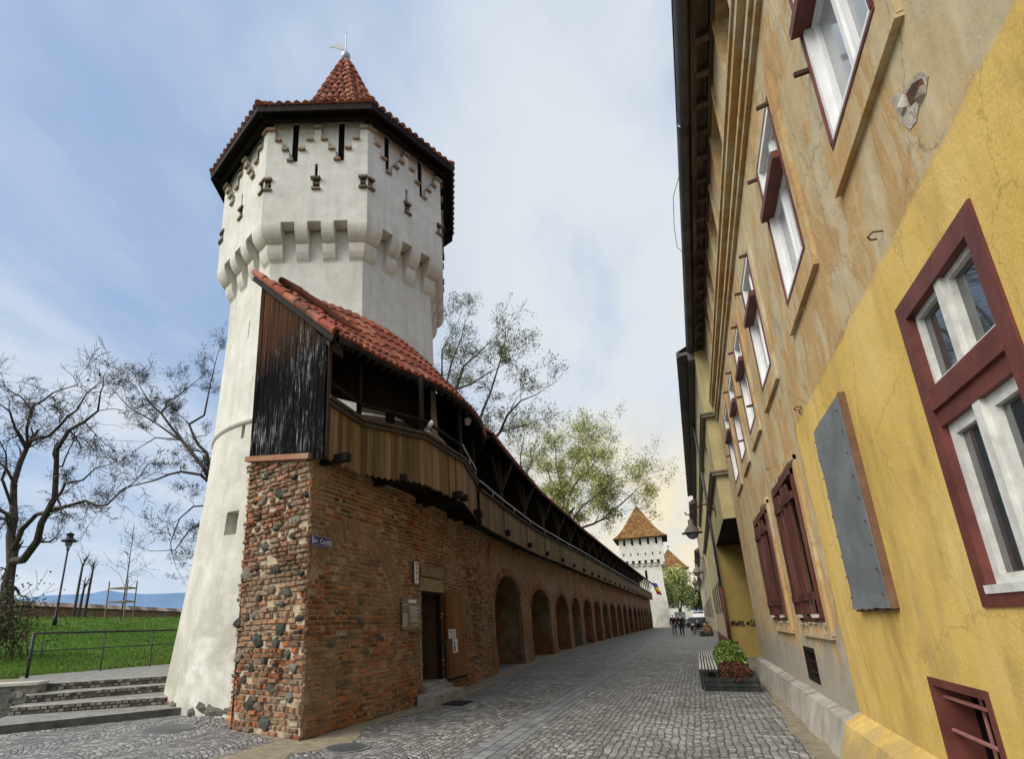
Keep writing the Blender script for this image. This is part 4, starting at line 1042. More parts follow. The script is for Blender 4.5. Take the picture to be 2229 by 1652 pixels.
# floor, back wall, added dark sheets and roof
mb = MB()
fl = [V((-6.83, 6.95, ZG+.1))]+[V((a, b, ZG+.1)) for a, b in CUR]+[V((-7.2, 13.9, ZG+.1)), V((-7.4, 8, ZG+.1))]
mb.add(fl, [tuple(range(len(fl)))])
for y0, y1 in zip(ys, ys[1:]):
    p, zc, zb = gy(y0); q, zc1, zb1 = gy(y1); mb.quad(p+V((-.03, 0, zb+.08)), q+V((-.03, 0, zb1+.08)), q+V((-1.7, 0, zb1+.08)), p+V((-1.7, 0, zb+.08)))
    mb.quad(p+V((-1.65, 0, zb)), q+V((-1.65, 0, zb1)), q+V((-1.65, 0, zc1+2.6)), p+V((-1.65, 0, zc+2.6)))
inn = [V((x-.95, y+.15, 0)) for x, y in CUR]; inn[0] = V((-5.9, 7.1, 0)); inn.append(V((-6.7, 14.4, 0)))
for i, (a, b) in enumerate(zip(inn, inn[1:])): tz = 7.1 if i < 3 else 7.3; mb.quad(a+V((0, 0, 5.2 if i > 3 else 5.75)), b+V((0, 0, 5.2 if i > 3 else 5.75)), b+V((0, 0, tz)), a+V((0, 0, tz)))  # dark sheets added inside so the upper gallery looks black
mb.quad(V((-5.5, 11.6, 5.0)), V((-5.9, 14.6, 5.0)), V((-5.9, 14.6, 7.5)), V((-5.5, 11.6, 7.5)))
for k, (a, wd) in enumerate(((inn[1], .5), (inn[2], .35), (inn[3].lerp(inn[2], .4), .45), (inn[4], .6), (inn[0], 1.2))): mb.quad(a+V((0, 0, ZG)), a+V((.02, wd, ZG)), a+V((.02, wd, 5.8)), a+V((0, 0, 5.8)))  # dark strips added lower down to cover the bright tower plaster
mb.build('floor_back_and_dark_sheets', M['darkwood'], gal)
mb = MB(); ud = MB()
for a, b, t0, t1 in zip(EC, EC[1:], TCV, TCV[1:]):
    tile_patch(mb, a, b, t0, t1, .19, .42, .82, (1.05, 1.08, 1.15)); d = V((0, 0, -.09)); ud.quad(a+d, b+d, t1+d, t0+d); ud.quad(a+d, b+d, b+V((0, 0, .03)), a+V((0, 0, .03)))
    for q in range(3):
        f = (q+.5)/3; ud.bar(a.lerp(b, f)+V((0, 0, -.14)), t0.lerp(t1, f)+V((0, 0, -.14)), .08, .1)
a, t = EC[0], TCV[0]; n = 9
n = 7
for j in range(n):     # verge tiles
    p, q = a.lerp(t, j/n), a.lerp(t, (j+1.12)/n); off_ = V((.02, -.12, .02)); mb.tube([p+off_+V((0, 0, .02)), q+off_], [.075, .062], 8, tcol(.85, (1.05, 1.08, 1.15)))
ud.bar(a+V((.0, -.1, -.03)), t+V((0, -.1, -.03)), .05, .2)
for y0, y1 in zip(ys, ys[1:]):
    e0, e1 = eav(y0), eav(y1); r = V((-1.35, 0, 1.15)); back = V((-2.5, 0, .3))
    tile_patch(mb, e0, e1, e0+r, e1+r, .2, .42, 1.05) if y0 < 60 else tile_patch(mb, e0, e1, e0+r, e1+r, .75, .6, 1.05)
    mb.quad(e0+r, e1+r, e1+back, e0+back, (.3, .1, .06)); ud.quad(e0+r-V((0, 0, .08)), e1+r-V((0, 0, .08)), e1+back-V((0, 0, .08)), e0+back-V((0, 0, .08)))
    mb.tube([e0+r+V((0, 0, .05)), e1+r+V((0, 0, .05))], .09, 6, tcol(1.0))
    d = V((0, 0, -.07)); ud.quad(e0+d, e1+d, e1+r+d, e0+r+d); ud.quad(e0+d, e1+d, e1+V((0, 0, .02)), e0+V((0, 0, .02)))
    for q in range(2): 
        p = e0.lerp(e1, (q+.5)/2); ud.bar(p+V((0.02, 0, -.11)), p+r+V((0, 0, -.11)), .07, .09)
ec = eav(13.3); ud.add([ec+V((0, .02, -.07)), ec+V((-1.35, .02, 1.1)), ec+V((-2.4, .02, .2)), ec+V((-2.4, .02, -.6))], [(0, 1, 2, 3)])
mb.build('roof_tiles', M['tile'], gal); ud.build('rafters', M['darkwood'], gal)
# charred end wall
mb = MB(); A, B = (-6.75, 6.893), (-4.84, 6.37); F, Ln = frame(A, B); n = 19; w_ = Ln/n
for i in range(n):
    u0, u1 = i*w_+.003, (i+1)*w_-.003; t = (i+.5)/n; zt = 8.08-2.12*t if i < n-1 else 5.95; zb = 4.41-.37*t+jit(.02)
    if i > 14: zb -= .06+.04*rnd.random()
    k = rnd.uniform(.75, 1.25); mb.prism(F, [(u0, zb), (u1, zb-.01*rnd.random()), (u1, zt-.06), (u0, zt+.05)], jit(.006), .03+jit(.006), (k, k, k))
mb.bar(V((A[0]-.03, A[1], 4.37)), V((A[0]-.03, A[1], 7.9)), .09, .09)
mb.build('end_wall_boards', M['blackboards'], gal)
# small plastered gable with a tiled edge standing up behind the verge
A, B = V((-6.55, 7.25, 0)), V((-5.45, 7.45, 0)); F, Ln = frame(A, B)
mb = MB(); p0, p1 = on_y(612, 614, 7.3), on_y(748, 712, 7.6)
mb.add([V((p0.x, 7.3, p0.z)), V((p1.x, 7.6, p1.z)), V((p1.x, 7.6, 6.4)), V((p0.x, 7.3, 7.4))], [(0, 1, 2, 3)])
mb.build('gable_plaster', M['tower'], gal)
mb = MB(); n = 10; q0, q1 = V((p0.x+.02, 7.28, p0.z+.03)), V((p1.x, 7.58, p1.z+.03))
for j in range(n):
    a, b = q0.lerp(q1, j/n), q0.lerp(q1, (j+1)/n); mb.tube([a, (a+b)/2+V((0, -.1, -.01)), b], [.055, .07, .055], 6, tcol(.5)); mb.tube([a+V((0, 0, 0)), a+V((0.1, .5, .02))], .07, 6, tcol(.8))
mb.build('gable_tiles', M['tile'], gal)
# cameras, signs
def cctv(px, py, x, lab, dr):
    p = on_x(px, py, x); t = thing('security_camera', lab, 'security camera', p, 'cameras on the gallery')
    mb = MB(); mb.box(p+V((-.05, -.05, -.08)), p+V((.05, .05, .08))); mb.tube([p, p+V((.06, -.05, .05))], .02, 6); mb.build('bracket', M['white'], t)
    mb = MB(); d = V(dr).normalized(); mb.tube([p+V((.06, -.05, .07)), p+V((.06, -.05, .07))+d*.24], .042, 10); mb.build('camera_body', M['white'], t, True)
cctv(928, 942, -4.35, 'white security camera mounted on the gallery handrail beside a post', (.5, -.5, .1))
cctv(1018, 918, -4.5, 'white security camera hanging under the gallery eave', (.3, -.6, -.5))
def plate(name, lab, cat, y0, y1, z0, z1, mat, n=.05, xo=0):
    a, b = (wx(y0)+xo, y0), (wx(y1)+xo, y1); F, Ln = frame(a, b)
    t = thing(name, lab, cat, V((a[0], y0, z0))); mb = MB(); mb.fbox(F, 0, Ln, n-.012, n, z0, z1); mb.build('plate', mat, t); return t, F, Ln, n
t, F, Ln, n = plate('street_sign', 'small blue enamel street name sign high on the brick wall corner', 'street sign', 6.49, 6.96, 2.685, 2.835, M['blue'], .06)
text('lettering', 'Str. Cetății', .105, F[0]+F[1]*.235+F[2]*(n+.003)+V((0, 0, 2.722)), F[1], (0, 0, 1), M['signwhite'], t, 'CENTER')
mb = MB()
for a, b, c_, d in ((0.008, Ln-.008, 2.69, 2.694), (.008, Ln-.008, 2.826, 2.83), (.008, .012, 2.69, 2.83), (Ln-.012, Ln-.008, 2.69, 2.83)): mb.fbox(F, a, b, n, n+.002, c_, d)
mb.build('border', M['signwhite'], t)
t, F, Ln, n = plate('information_plaque', 'brown metal information plaque with rows of pale text left of the doorway', 'plaque', 9.16, 9.98, 1.40, 2.0, M['plaque'], .055)
mb = MB(); mb.fbox(F, .26, .60, n, n+.002, 1.905, 1.965)
for i, (a, b) in enumerate([(.02, .22), (.30, .75), (.34, .75), (.30, .62), (.36, .75), (.32, .70)]): mb.fbox(F, a, b, n, n+.0015, 1.86-i*.032, 1.872-i*.032)
for i in range(7):
    mb.fbox(F, .02, rnd.uniform(.18, .24), n, n+.0015, 1.68-i*.036, 1.692-i*.036)
    if i < 4: mb.fbox(F, .34, rnd.uniform(.6, .78), n, n+.0015, 1.66-i*.036, 1.671-i*.036)
for q in (.5, .57, .64): mb.fbox(F, q, q+.03, n, n+.0015, 1.47, 1.50)
mb.build('text_lines', M['signwhite'], t)
t, F, Ln, n = plate('notice_sign', 'narrow upright white notice sign above the information plaque', 'sign', 9.69, 9.88, 2.29, 2.72, M['paper'], .06)
mb = MB(); mb.fbox(F, .04, .15, n, n+.002, 2.50, 2.53); mb.fbox(F, .04, .15, n, n+.002, 2.47, 2.485); mb.fbox(F, .03, .16, n, n+.0015, 2.66, 2.69); mb.build('bars', simple('sign_red', (.35, .05, .04)), t)
mb = MB(); mb.fbox(F, .07, .12, n, n+.002, 2.58, 2.64); mb.prism(F, [(.09, 2.56), (.10, 2.56), (.12, 2.60), (.06, 2.60)], n, n+.002); mb.fbox(F, .06, .13, n, n+.002, 2.34, 2.345); mb.fbox(F, .06, .13, n, n+.002, 2.37, 2.4); mb.build('symbols', M['print'], t)
# ================================================================ HOUSE ON THE RIGHT
FXR = 1.35
hs = thing('apartment_house', 'long weathered beige house with an ochre painted bay, peeling plaster and white framed upper windows', 'house', (FXR, 8, 0))
FR = (V((FXR, 0, 0)), V((0, 1, 0)), V((-1, 0, 0)), V((0, 0, 1)))
UPW = [(-3.4, -2.45), (-1.3, -.35), (.8, 1.75), (2.88, 3.83), (4.98, 5.95), (7.43, 8.38), (9.5, 10.45), (11.45, 12.45), (13.42, 14.5)]
ZU0, ZU1 = 4.58, 6.25
ATT = [(-.5, .35), (1.5, 2.35), (3.5, 4.35), (5.5, 6.35), (7.5, 8.35), (9.6, 10.5), (11.6, 12.5), (13.6, 14.5)]
SHW = [(7.55, 8.98), (10.35, 11.95)]
YW = (2.72, 3.70, 1.45, 3.18)
CEL = [(3.95, 4.80, .28, 1.02), (8.80, 9.63, .55, 1.0)]
WY0, WY1 = -5, 16.45
mb = MB()
holes = [(a, b, ZU0, ZU1) for a, b in UPW]+[(a, b, 8.05, 9.12) for a, b in ATT]+[(a, b, 1.42, 3.1) for a, b in SHW]+[YW]+CEL
holes_wall(mb, FR, WY0, WY1, .38, 9.6, holes, .20)
mb.quad(V((FXR, WY1, 0)), V((9, WY1, 0)), V((9, WY1, 9.6)), V((FXR, WY1, 9.6)))
mb.quad(V((FXR, WY0, 0)), V((9, WY0, 0)), V((9, WY0, 9.6)), V((FXR, WY0, 9.6)))
mb.build('wall', M['facade'], hs)
# plinth
def plx(y, z): return .30-.0*y if y < 7.1 else .08
mb = MB(); py = [WY0+i*.43 for i in range(51)]
def prow(y, near): 
    top, bot = (.24, .30) if near else (.13+.012*noise.noise(V((y*2, 1, 0))), .22+.06*noise.noise(V((y*1.1, 5, 0))))
    return top, bot
py = sorted([q for q in py if q < WY1-.1 and abs(q-7.05) > .1]+[7.05, WY1])
for y0, y1 in zip(py, py[1:]):
    if y0 < 7.05 and y1 > 7.05: y1 = 7.05
    near = y0 < 7.04
    if near: continue
    t0, b0 = prow(y0, 0); t1, b1 = prow(y1, 0)
    zt = .40+.02*noise.noise(V((y0, 2, 2))); x0, x1, xb0, xb1 = FXR-t0, FXR-t1, FXR-b0, FXR-b1
    mb.quad(V((FXR+.02, y0, zt+.03)), V((FXR+.02, y1, zt+.03)), V((x1, y1, zt-.02)), V((x0, y0, zt-.02)))
    for j in range(3):
        f0, f1 = j/3, (j+1)/3
        n_ = lambda y, f: .02*noise.noise(V((y*3, f*3, 7)))
        mb.quad(V((x0+(xb0-x0)*f0-n_(y0, f0), y0, (zt-.02)*(1-f0))), V((x1+(xb1-x1)*f0-n_(y1, f0), y1, (zt-.02)*(1-f0))), V((x1+(xb1-x1)*f1-n_(y1, f1), y1, (zt-.02)*(1-f1))), V((x0+(xb0-x0)*f1-n_(y0, f1), y0, (zt-.02)*(1-f1))))
mb.quad(V((FXR, WY1, 0)), V((FXR-.22, WY1, 0)), V((FXR-.1, WY1, .4)), V((FXR, WY1, .43)))
mb.build('plinth', M['greyplaster'], hs, True)
mb = MB()
mb.add([V((FXR, -5, .48)), V((FXR-.15, -5, .38)), V((FXR-.26, -5, 0)), V((FXR, -5, 0)), V((FXR, 7.05, .48)), V((FXR-.15, 7.05, .38)), V((FXR-.26, 7.05, 0)), V((FXR, 7.05, 0))], [(0, 1, 5, 4), (1, 2, 6, 5), (4, 5, 6, 7)])
mb.build('painted_plinth', M['facade'], hs)
# string course, cornice
mb = MB()
for z0, z1, n in ((6.92, 7.02, .05), (7.02, 7.10, .09), (7.10, 7.36, .035), (7.36, 7.48, .12), (7.48, 7.53, .15)): mb.fbox(FR, WY0, WY1, -.01, n, z0, z1)
for z0, z1, n in ((9.22, 9.3, .06),): mb.fbox(FR, WY0, WY1, -.01, n, z0, z1)
mb.build('string_course', M['facade'], hs)
mb = MB()
for a, b in UPW:
    mb = MB(); mb.fbox(FR, a-.17, a-.03, -.01, .03, 4.30, 6.44); mb.fbox(FR, b+.03, b+.17, -.01, .03, 4.30, 6.44); mb.fbox(FR, a-.03, b+.03, -.01, .03, 6.29, 6.44)
    mb.fbox(FR, a-.17, b+.17, -.01, .042, 4.275, 4.305); mb.fbox(FR, a-.03, b+.03, -.01, .028, 4.305, 4.57); mb.build('window_surround', M['facade'], hs)
for a, b in ATT:
    mb = MB(); mb.fbox(FR, a-.12, a-.03, -.01, .03, 7.85, 9.2); mb.fbox(FR, b+.03, b+.12, -.01, .03, 7.85, 9.2); mb.fbox(FR, a-.12, b+.12, -.01, .05, 7.85, 7.92); mb.build('attic_surround', M['facade'], hs)
for a, b in SHW:
    mb = MB(); mb.fbox(FR, a-.22, a-.06, -.01, .035, 1.2, 3.3); mb.fbox(FR, b+.06, b+.22, -.01, .035, 1.2, 3.3); mb.fbox(FR, a-.22, b+.22, -.01, .05, 3.24, 3.34)
    mb.fbox(FR, a-.2, b+.2, -.01, .05, 1.16, 1.22)
    for q in range(3): mb.fbox(FR, a+q*(b-a)/3+.03, a+(q+1)*(b-a)/3-.03, -.01, .03, 1.22, 1.36)
    mb.build('shutter_surround', M['facade'], hs)
mb = MB()   # boards closing the attic openings
for a, b in ATT: mb.fbox(FR, a, b, -.19, -.15, 8.05, 9.12)
mb.each('attic_shutter', simple('ochre_board', (.22, .14, .055), .8), hs)
# eave with rotten timber soffit and zinc gutter
mb = MB(); mb.fbox(FR, WY0, 16.9, -.1, .30, 9.32, 9.36); mb.fbox(FR, WY0, 16.9, .0, .06, 9.18, 9.32); mb.fbox(FR, WY0, 16.9, .22, .30, 9.22, 9.36)
y = WY0
while y < 16.6: mb.fbox(FR, y, y+.1, -.0, .24, 9.2, 9.31); y += .55
mb.build('soffit', M['rottenwood'], hs)
mb = MB(); n = 8
for y0, y1 in [(WY0, 1.0), (1.0, 4.5), (4.5, 8), (8, 11.5), (11.5, 15), (15, 17.3)]:
    s = jit(.012)
    pts = [(FXR-.30-.10*(1-cos(pi*k/n))-s, 9.33-.11*sin(pi*k/n)) for k in range(n+1)]
    for (xa, za), (xb, zb_) in zip(pts, pts[1:]): mb.quad(V((xa, y0, za)), V((xa, y1, za)), V((xb, y1, zb_)), V((xb, y0, zb_)))
    mb.tube([V((FXR-.40, y0, 9.22)), V((FXR-.40, y0+.03, 9.22))], .118, 12) if False else None
mb.tube([V((FXR-.5, WY0, 9.34)), V((FXR-.5, 17.3, 9.34))], .012, 6)
mb.build('gutter', M['gutter'], hs, True)
mb = MB(); a, b = V((FXR-.45, WY0, 9.37)), V((FXR-.45, 17.0, 9.37)); mb.quad(a, b, b+V((5, 0, 2.6)), a+V((5, 0, 2.6)), (.24, .09, .055)); mb.build('roof', M['tile'], hs)
# upper casement windows
def upper_window(a, b, i):
    mb = MB(); d0, d1 = -.10, .025
    fr = .055
    mb.fbox(FR, a, a+fr, d0, d1, ZU0, ZU1); mb.fbox(FR, b-fr, b, d0, d1, ZU0, ZU1); mb.fbox(FR, a+fr, b-fr, d0, d1, ZU1-fr, ZU1); mb.fbox(FR, a+fr, b-fr, d0, d1, ZU0, ZU0+.05)
    m = (a+b)/2; zt = 5.62
    W_ = mb.build('window_frame', M['white'], hs)
    mb = MB()
    for (ya, yb) in ((a+fr, m-.02), (m+.02, b-fr)):
        for (za, zb_) in ((ZU0+.07, zt-.05), (zt+.06, ZU1-fr)):
            q = .045
            mb.fbox(FR, ya, ya+q, -.07, -.03, za, zb_); mb.fbox(FR, yb-q, yb, -.07, -.03, za, zb_); mb.fbox(FR, ya+q, yb-q, -.07, -.03, za, za+q); mb.fbox(FR, ya+q, yb-q, -.07, -.03, zb_-q, zb_)
    mb.fbox(FR, m-.02, m+.02, -.08, -.015, ZU0+.05, ZU1-fr); mb.fbox(FR, a+fr, b-fr, -.08, -.02, zt-.05, zt+.06)
    mb.build('casement', M['white'], W_)
    mb = MB(); mb.fbox(FR, a+fr, b-fr, -.062, -.055, ZU0+.07, ZU1-fr); mb.build('pane', M['curtain'], W_)
    mb = MB(); mb.fbox(FR, a+.01, b-.01, -.03, .10, zt-.035, zt+.045); mb.build('transom_board', M['maroon'], W_)
    mb = MB(); mb.fbox(FR, a-.02, b+.02, -.05, .035, ZU0-.03, ZU0+.0); mb.fbox(FR, a-.012, a+.012, .0, .04, ZU0, ZU1); mb.fbox(FR, b-.012, b+.012, .0, .04, ZU0, ZU1); mb.build('sill_edge', M['maroon'], W_)
    for yy, zz in ((a-.02, 6.2), (b+.03, 5.3), (a-.02, 4.75), (b+.03, 6.2)):
        if rnd.random() < .7:
            mb = MB(); mb.bar(V((FXR+.02, yy, zz)), V((FXR-.13, yy+jit(.02), zz-.01)), .025, .035); mb.build('hinge_hook', M['rust'], hs)
for i, (a, b) in enumerate(UPW): upper_window(a, b, i)
# ochre bay window
a, b, z0, z1 = YW
mb = MB(); f = .105; zt0, zt1 = 2.40, 2.62
mb.fbox(FR, a-.0, a+f, -.19, .012, z0, z1); mb.fbox(FR, b-f, b, -.19, .012, z0, z1); mb.fbox(FR, a+f, b-f, -.19, .012, z1-f*1.1, z1); mb.fbox(FR, a+f, b-f, -.19, .012, z0, z0+f*.9)
mb.fbox(FR, a+f, b-f, -.17, .0, zt0, zt1); mb.fbox(FR, a+f, b-f, .0, .018, zt0+.09, zt0+.13)
W_ = mb.build('window_frame', M['maroon'], hs, False, 'large window with a red-brown frame in the ochre bay')
mb = MB(); m = (a+b)/2+.0
def sash(mb, ya, yb, za, zb_, q=.045, n0=-.08, n1=-.03):
    mb.fbox(FR, ya, ya+q, n0, n1, za, zb_); mb.fbox(FR, yb-q, yb, n0, n1, za, zb_); mb.fbox(FR, ya+q, yb-q, n0, n1, za, za+q); mb.fbox(FR, ya+q, yb-q, n0, n1, zb_-q, zb_)
sash(mb, a+f, m-.03, zt1, z1-f*1.1, .032); sash(mb, m+.03, b-f, zt1, z1-f*1.1, .032); mb.fbox(FR, m-.032, m+.032, -.08, -.005, zt1, z1-f*1.1)
sash(mb, a+f, m-.03, z0+f*.9, zt0, .062); sash(mb, m+.03, b-f, z0+f*.9, zt0, .062); mb.fbox(FR, m-.035, m+.035, -.08, -.005, z0+f*.9, zt0)
mb.fbox(FR, a+f-.01, b-f+.01, -.07, .02, z0+f*.9-.03, z0+f*.9+.012)
mb.build('casement', M['whiteold'], W_)
mb = MB(); mb.fbox(FR, a+f, b-f, -.062, -.056, zt1+.02, z1-f*1.1-.02); mb.fbox(FR, a+f, b-f, -.062, -.056, z0+f, zt0-.02); mb.build('pane', M['glass'], W_)
# grey sheet-metal panel over a blocked opening
mb = MB(); ya, yb, za, zb_ = 5.02, 6.02, 1.47, 3.16
prev = None
for i in range(11):
    for j in range(14): pass
n1_, n2_ = 10, 16
g = [[FR[0]+FR[1]*(ya+(yb-ya)*i/n1_+(.02*noise.noise(V((j*.6, 3, 0))) if i == n1_ else 0))+FR[2]*(.055+.010*noise.noise(V((i*.5, j*.4, 5)))+(.012 if j == 0 else 0))+V((0, 0, za+(zb_-za)*j/n2_+(.02*noise.noise(V((i*.8, 9, 0))) if j in (0, n2_) else 0))) for i in range(n1_+1)] for j in range(n2_+1)]
for j in range(n2_):
    for i in range(n1_): mb.quad(g[j][i], g[j][i+1], g[j+1][i+1], g[j+1][i])
for j in range(n2_):
    mb.quad(g[j][0], g[j+1][0], g[j+1][0]+V((.05, 0, 0)), g[j][0]+V((.05, 0, 0))); mb.quad(g[j][-1], g[j+1][-1], g[j+1][-1]+V((.05, 0, 0)), g[j][-1]+V((.05, 0, 0)))
pn = mb.build('metal_panel', M['zinc'], hs, False, 'grey sheet metal panel closing an opening in the ochre bay')
mb = MB(); mb.fbox(FR, ya-.022, ya-.003, -.01, .05, za-.005, zb_+.02); mb.fbox(FR, ya, yb+.01, -.01, .04, za-.02, za-.002); mb.fbox(FR, ya, yb, -.01, .04, zb_+.003, zb_+.02); mb.build('batten', simple('brown_batten', (.16, .09, .05), .8), pn)
mb = MB()
for j in range(9):
    for yy in (ya+.04, yb-.04): mb.lathe((FXR-.066, yy+jit(.01), za+.1+j*.185), [(.011, 0), (.009, .004), (0, .006)], 8, ax=(-1, 0, 0))
mb.build('nail_heads', M['rust'], pn)
# cellar windows
for i, (a, b, z0, z1) in enumerate(CEL):
    mb = MB(); mb.fbox(FR, a, a+.06, -.19, .006, z0, z1); mb.fbox(FR, b-.05, b, -.19, .006, z0, z1); mb.fbox(FR, a+.06, b-.05, -.19, .006, z1-.05, z1)
    if i: mb.fbox(FR, a+.06, b-.05, -.19, .012, z0, z0+.03)
    w_ = mb.build('cellar_window', M['maroon'] if i == 0 else M['darkwood'], hs)
    mb = MB(); mb.fbox(FR, a+.06, b-.05, -.195, -.18, z0, z1-.05); mb.build('opening', M['darkvoid'], w_)
    mb = MB()
    for zz in ((.70, .90) if i == 0 else (.66, .8, .92)): mb.tube([V((FXR+.05, a+.03, zz)), V((FXR+.05, b-.03, zz))], .013 if i == 0 else .008, 7)
    if i == 0: mb.tube([V((FXR+.1, (a+b)/2, .3)), V((FXR+.1, (a+b)/2, .98))], .01, 6)
    mb.build('bars', simple('pinkish_bars', (.30, .13, .11), .5) if i == 0 else M['rust'], w_)
# shuttered windows
for i, (a, b) in enumerate(SHW):
    z0, z1 = 1.42, 3.1; mb = MB()
    mb.fbox(FR, a-.07, a+.02, -.05, .07, z0-.03, z1+.06); mb.fbox(FR, b-.02, b+.07, -.05, .07, z0-.03, z1+.06); mb.fbox(FR, a-.07, b+.07, -.05, .09, z1, z1+.10); mb.fbox(FR, a-.05, b+.05, -.05, .06, z0-.06, z0)
    w_ = mb.build('shuttered_window', M['maroonold'], hs)
    mb = MB(); mb.fbox(FR, a, b, -.18, -.15, z0, z1); mb.build('opening', M['darkvoid'], w_)
    n = 4; wd = (b-a)/n
    for k in range(n):
        mb = MB(); y0 = a+k*wd; s = 1 if k % 2 else -1; o0 = .03+.02*(k % 2)
        for q in range(3):
            u0 = y0+.012+q*(wd-.024)/3; g = rnd.uniform(.7, 1.2); nn = .0+o0+(.03 if s > 0 else -.0)+q*.012*s; mb.fbox(FR, u0, u0+(wd-.024)/3-.006, nn-.03, nn, z0+.02, z1-.03, (g, g, g))
        mb.fbox(FR, y0+.02, y0+wd-.02, .04+o0, .065+o0, z0+.18, z0+.27, (.8, .8, .8)); mb.fbox(FR, y0+.02, y0+wd-.02, .04+o0, .065+o0, z1-.28, z1-.19, (.8, .8, .8))
        mb.build('shutter', M['maroonold'], w_)
    mb = MB(); mb.fbox(FR, a+.1, a+.28, .02, .11, z0-.02, z0+.02); mb.fbox(FR, b-.3, b-.1, .02, .11, z0-.02, z0+.02)
    mb.build('shutter_rest', M['palestone'], w_)
    # crumbling scroll above the frame
    mb = MB()
    for q in range(7): stone(mb, FR, a+q*(b-a)/6, z1+.10+jit(.03), .09, .08, (.13, .10, .07), 1.3)
    for q in range(6): stone(mb, FR, a+q*(b-a)/5, z0-.10+jit(.03), .06, .05, (.38, .33, .24), 1.5)
    mb.each('plaster_chunk', M['stonework'], w_)
# broken plaster hole and hooks
mb = MB(); mb.prism(FR, [(3.05, 4.10), (2.99, 4.08), (2.93, 4.02), (2.87, 4.0), (2.79, 3.98), (2.72, 3.92), (2.70, 3.86), (2.76, 3.82), (2.84, 3.83), (2.9, 3.80), (2.97, 3.82), (3.02, 3.9)], -.01, .004, (.42, .38, .30)); 
mb.prism(FR, [(2.9, 3.98), (2.82, 3.96), (2.74, 3.90), (2.74, 3.86), (2.82, 3.86), (2.9, 3.90)], -.01, .006, (.10, .05, .03))
stone(mb, FR, 2.96, 3.97, .06, .014, (.46, .43, .36), 1.0); stone(mb, FR, 2.8, 3.85, .05, .014, (.40, .33, .25), 1.2)
mb.prism(FR, [(3.4, 3.95), (3.44, 4.0), (3.5, 3.98), (3.46, 3.93)], -.01, .003, (.12, .09, .06)) if False else None
mb.build('broken_plaster', M['stonework'], hs)
mb = MB()
for px, py_ in ((1922, 502), (1745, 886), (1678, 1020)):
    p = on_x(px, py_, FXR); mb.tube([p, p+V((-.05, .0, .01)), p+V((-.07, .03, .0)), p+V((-.05, .05, -.01)), p+V((-.02, .05, -.015))], .005, 6)
p = on_x(1745, 886, FXR); mb.tube([p, p+V((-.03, -.01, -.04)), p+V((-.02, .02, -.07)), p+V((-.03, .04, -.04))], .005, 5)
mb.build('iron_hook', M['rust'], hs)
# ---------------------------------------------------------------- neighbouring houses down the street
h2 = thing('neighbour_house', 'tall dull yellow house bridging a passage with graffiti on its lower wall', 'house', (1.02, 23, 0))
X2 = 1.04
mb = MB(); F2 = (V((X2, 0, 0)), V((0, 1, 0)), V((-1, 0, 0)), V((0, 0, 1)))
holes_wall(mb, F2, 16.5, 38, 4.05, 9.2, [(y, y+1.0, 5.7, 7.0) for y in (18.5, 21.5, 24.5, 27.5, 30.5, 33.5)], .15)
mb.quad(V((X2, 16.5, 4.05)), V((7, 16.5, 4.05)), V((7, 16.5, 9.2)), V((X2, 16.5, 9.2))); mb.quad(V((X2, 38, 0)), V((7, 38, 0)), V((7, 38, 9.2)), V((X2, 38, 9.2)))
mb.build('upper_wall', M['olive'], h2)
mb = MB(); mb.quad(V((X2, 23, 0)), V((3.2, 23, 0)), V((3.2, 23, 4.05)), V((X2, 23, 4.05))); mb.quad(V((3.2, 16, 0)), V((3.2, 23, 0)), V((3.2, 23, 4.05)), V((3.2, 16, 4.05)))
mb.build('graffiti_wall', simple('ochre_lower_wall', (.42, .31, .10), .9, .1, 0, .12, 2), h2)
mb = MB(); holes_wall(mb, F2, 23, 38, .5, 4.05, [(y, y+.8, 1.6, 2.9) for y in (26, 28.3, 30.6, 33, 35.4)], .15)
mb.build('lower_wall', M['cream2'], h2)
mb = MB(); mb.fbox(F2, 22.98, 38, -.2, .05, 0, .55); mb.build('maroon_plinth', simple('maroon_plinth', (.13, .05, .04), .85), h2)
mb = MB(); mb.quad(V((X2, 16.5, 4.05)), V((7, 16.5, 4.05)), V((7, 23, 4.05)), V((X2, 23, 4.05))); mb.build('passage_soffit', M['darkwood'], h2)
mb = MB()
for z in (5.33, 7.08):
    mb.box((X2-.10, 16.36, z-.05), (X2+.45, 38, z+.03)); mb.box((X2-.14, 16.32, z+.03), (X2+.45, 38, z+.08)); 
mb.build('ledge', simple('weathered_ledge', (.24, .21, .15), .9, .1, 0, .3), h2)
mb = MB(); mb.box((.62, 16.6, 9.2), (1.3, 38.2, 9.3)); mb.box((.55, 16.6, 9.16), (.63, 38.2, 9.34)); mb.box((.85, 16.6, 9.0), (1.1, 38.2, 9.2)); mb.quad(V((.55, 16.6, 9.34)), V((.55, 38.2, 9.34)), V((5, 38.2, 11.5)), V((5, 16.6, 11.5))); mb.build('eave', M['gutter'], h2)
for yy in (26, 28.3, 30.6, 33, 35.4):
    mb = MB(); mb.fbox(F2, yy, yy+.8, -.12, .02, 1.6, 1.66); mb.fbox(F2, yy, yy+.06, -.12, .02, 1.66, 2.84); mb.fbox(F2, yy+.74, yy+.8, -.12, .02, 1.66, 2.84); mb.fbox(F2, yy, yy+.8, -.12, .02, 2.84, 2.9); w_ = mb.build('window', M['postwood'], h2)
    mb = MB(); mb.fbox(F2, yy+.06, yy+.74, -.14, -.10, 1.66, 2.84); mb.build('pane', M['glass'], w_)
mb = MB(); mb.tube([V((X2-.07, 22.9, 0.1)), V((X2-.07, 22.9, 2.5))], .06, 10); mb.build('downpipe', M['maroon'], h2, True, 'dark red lower part of the downpipe')
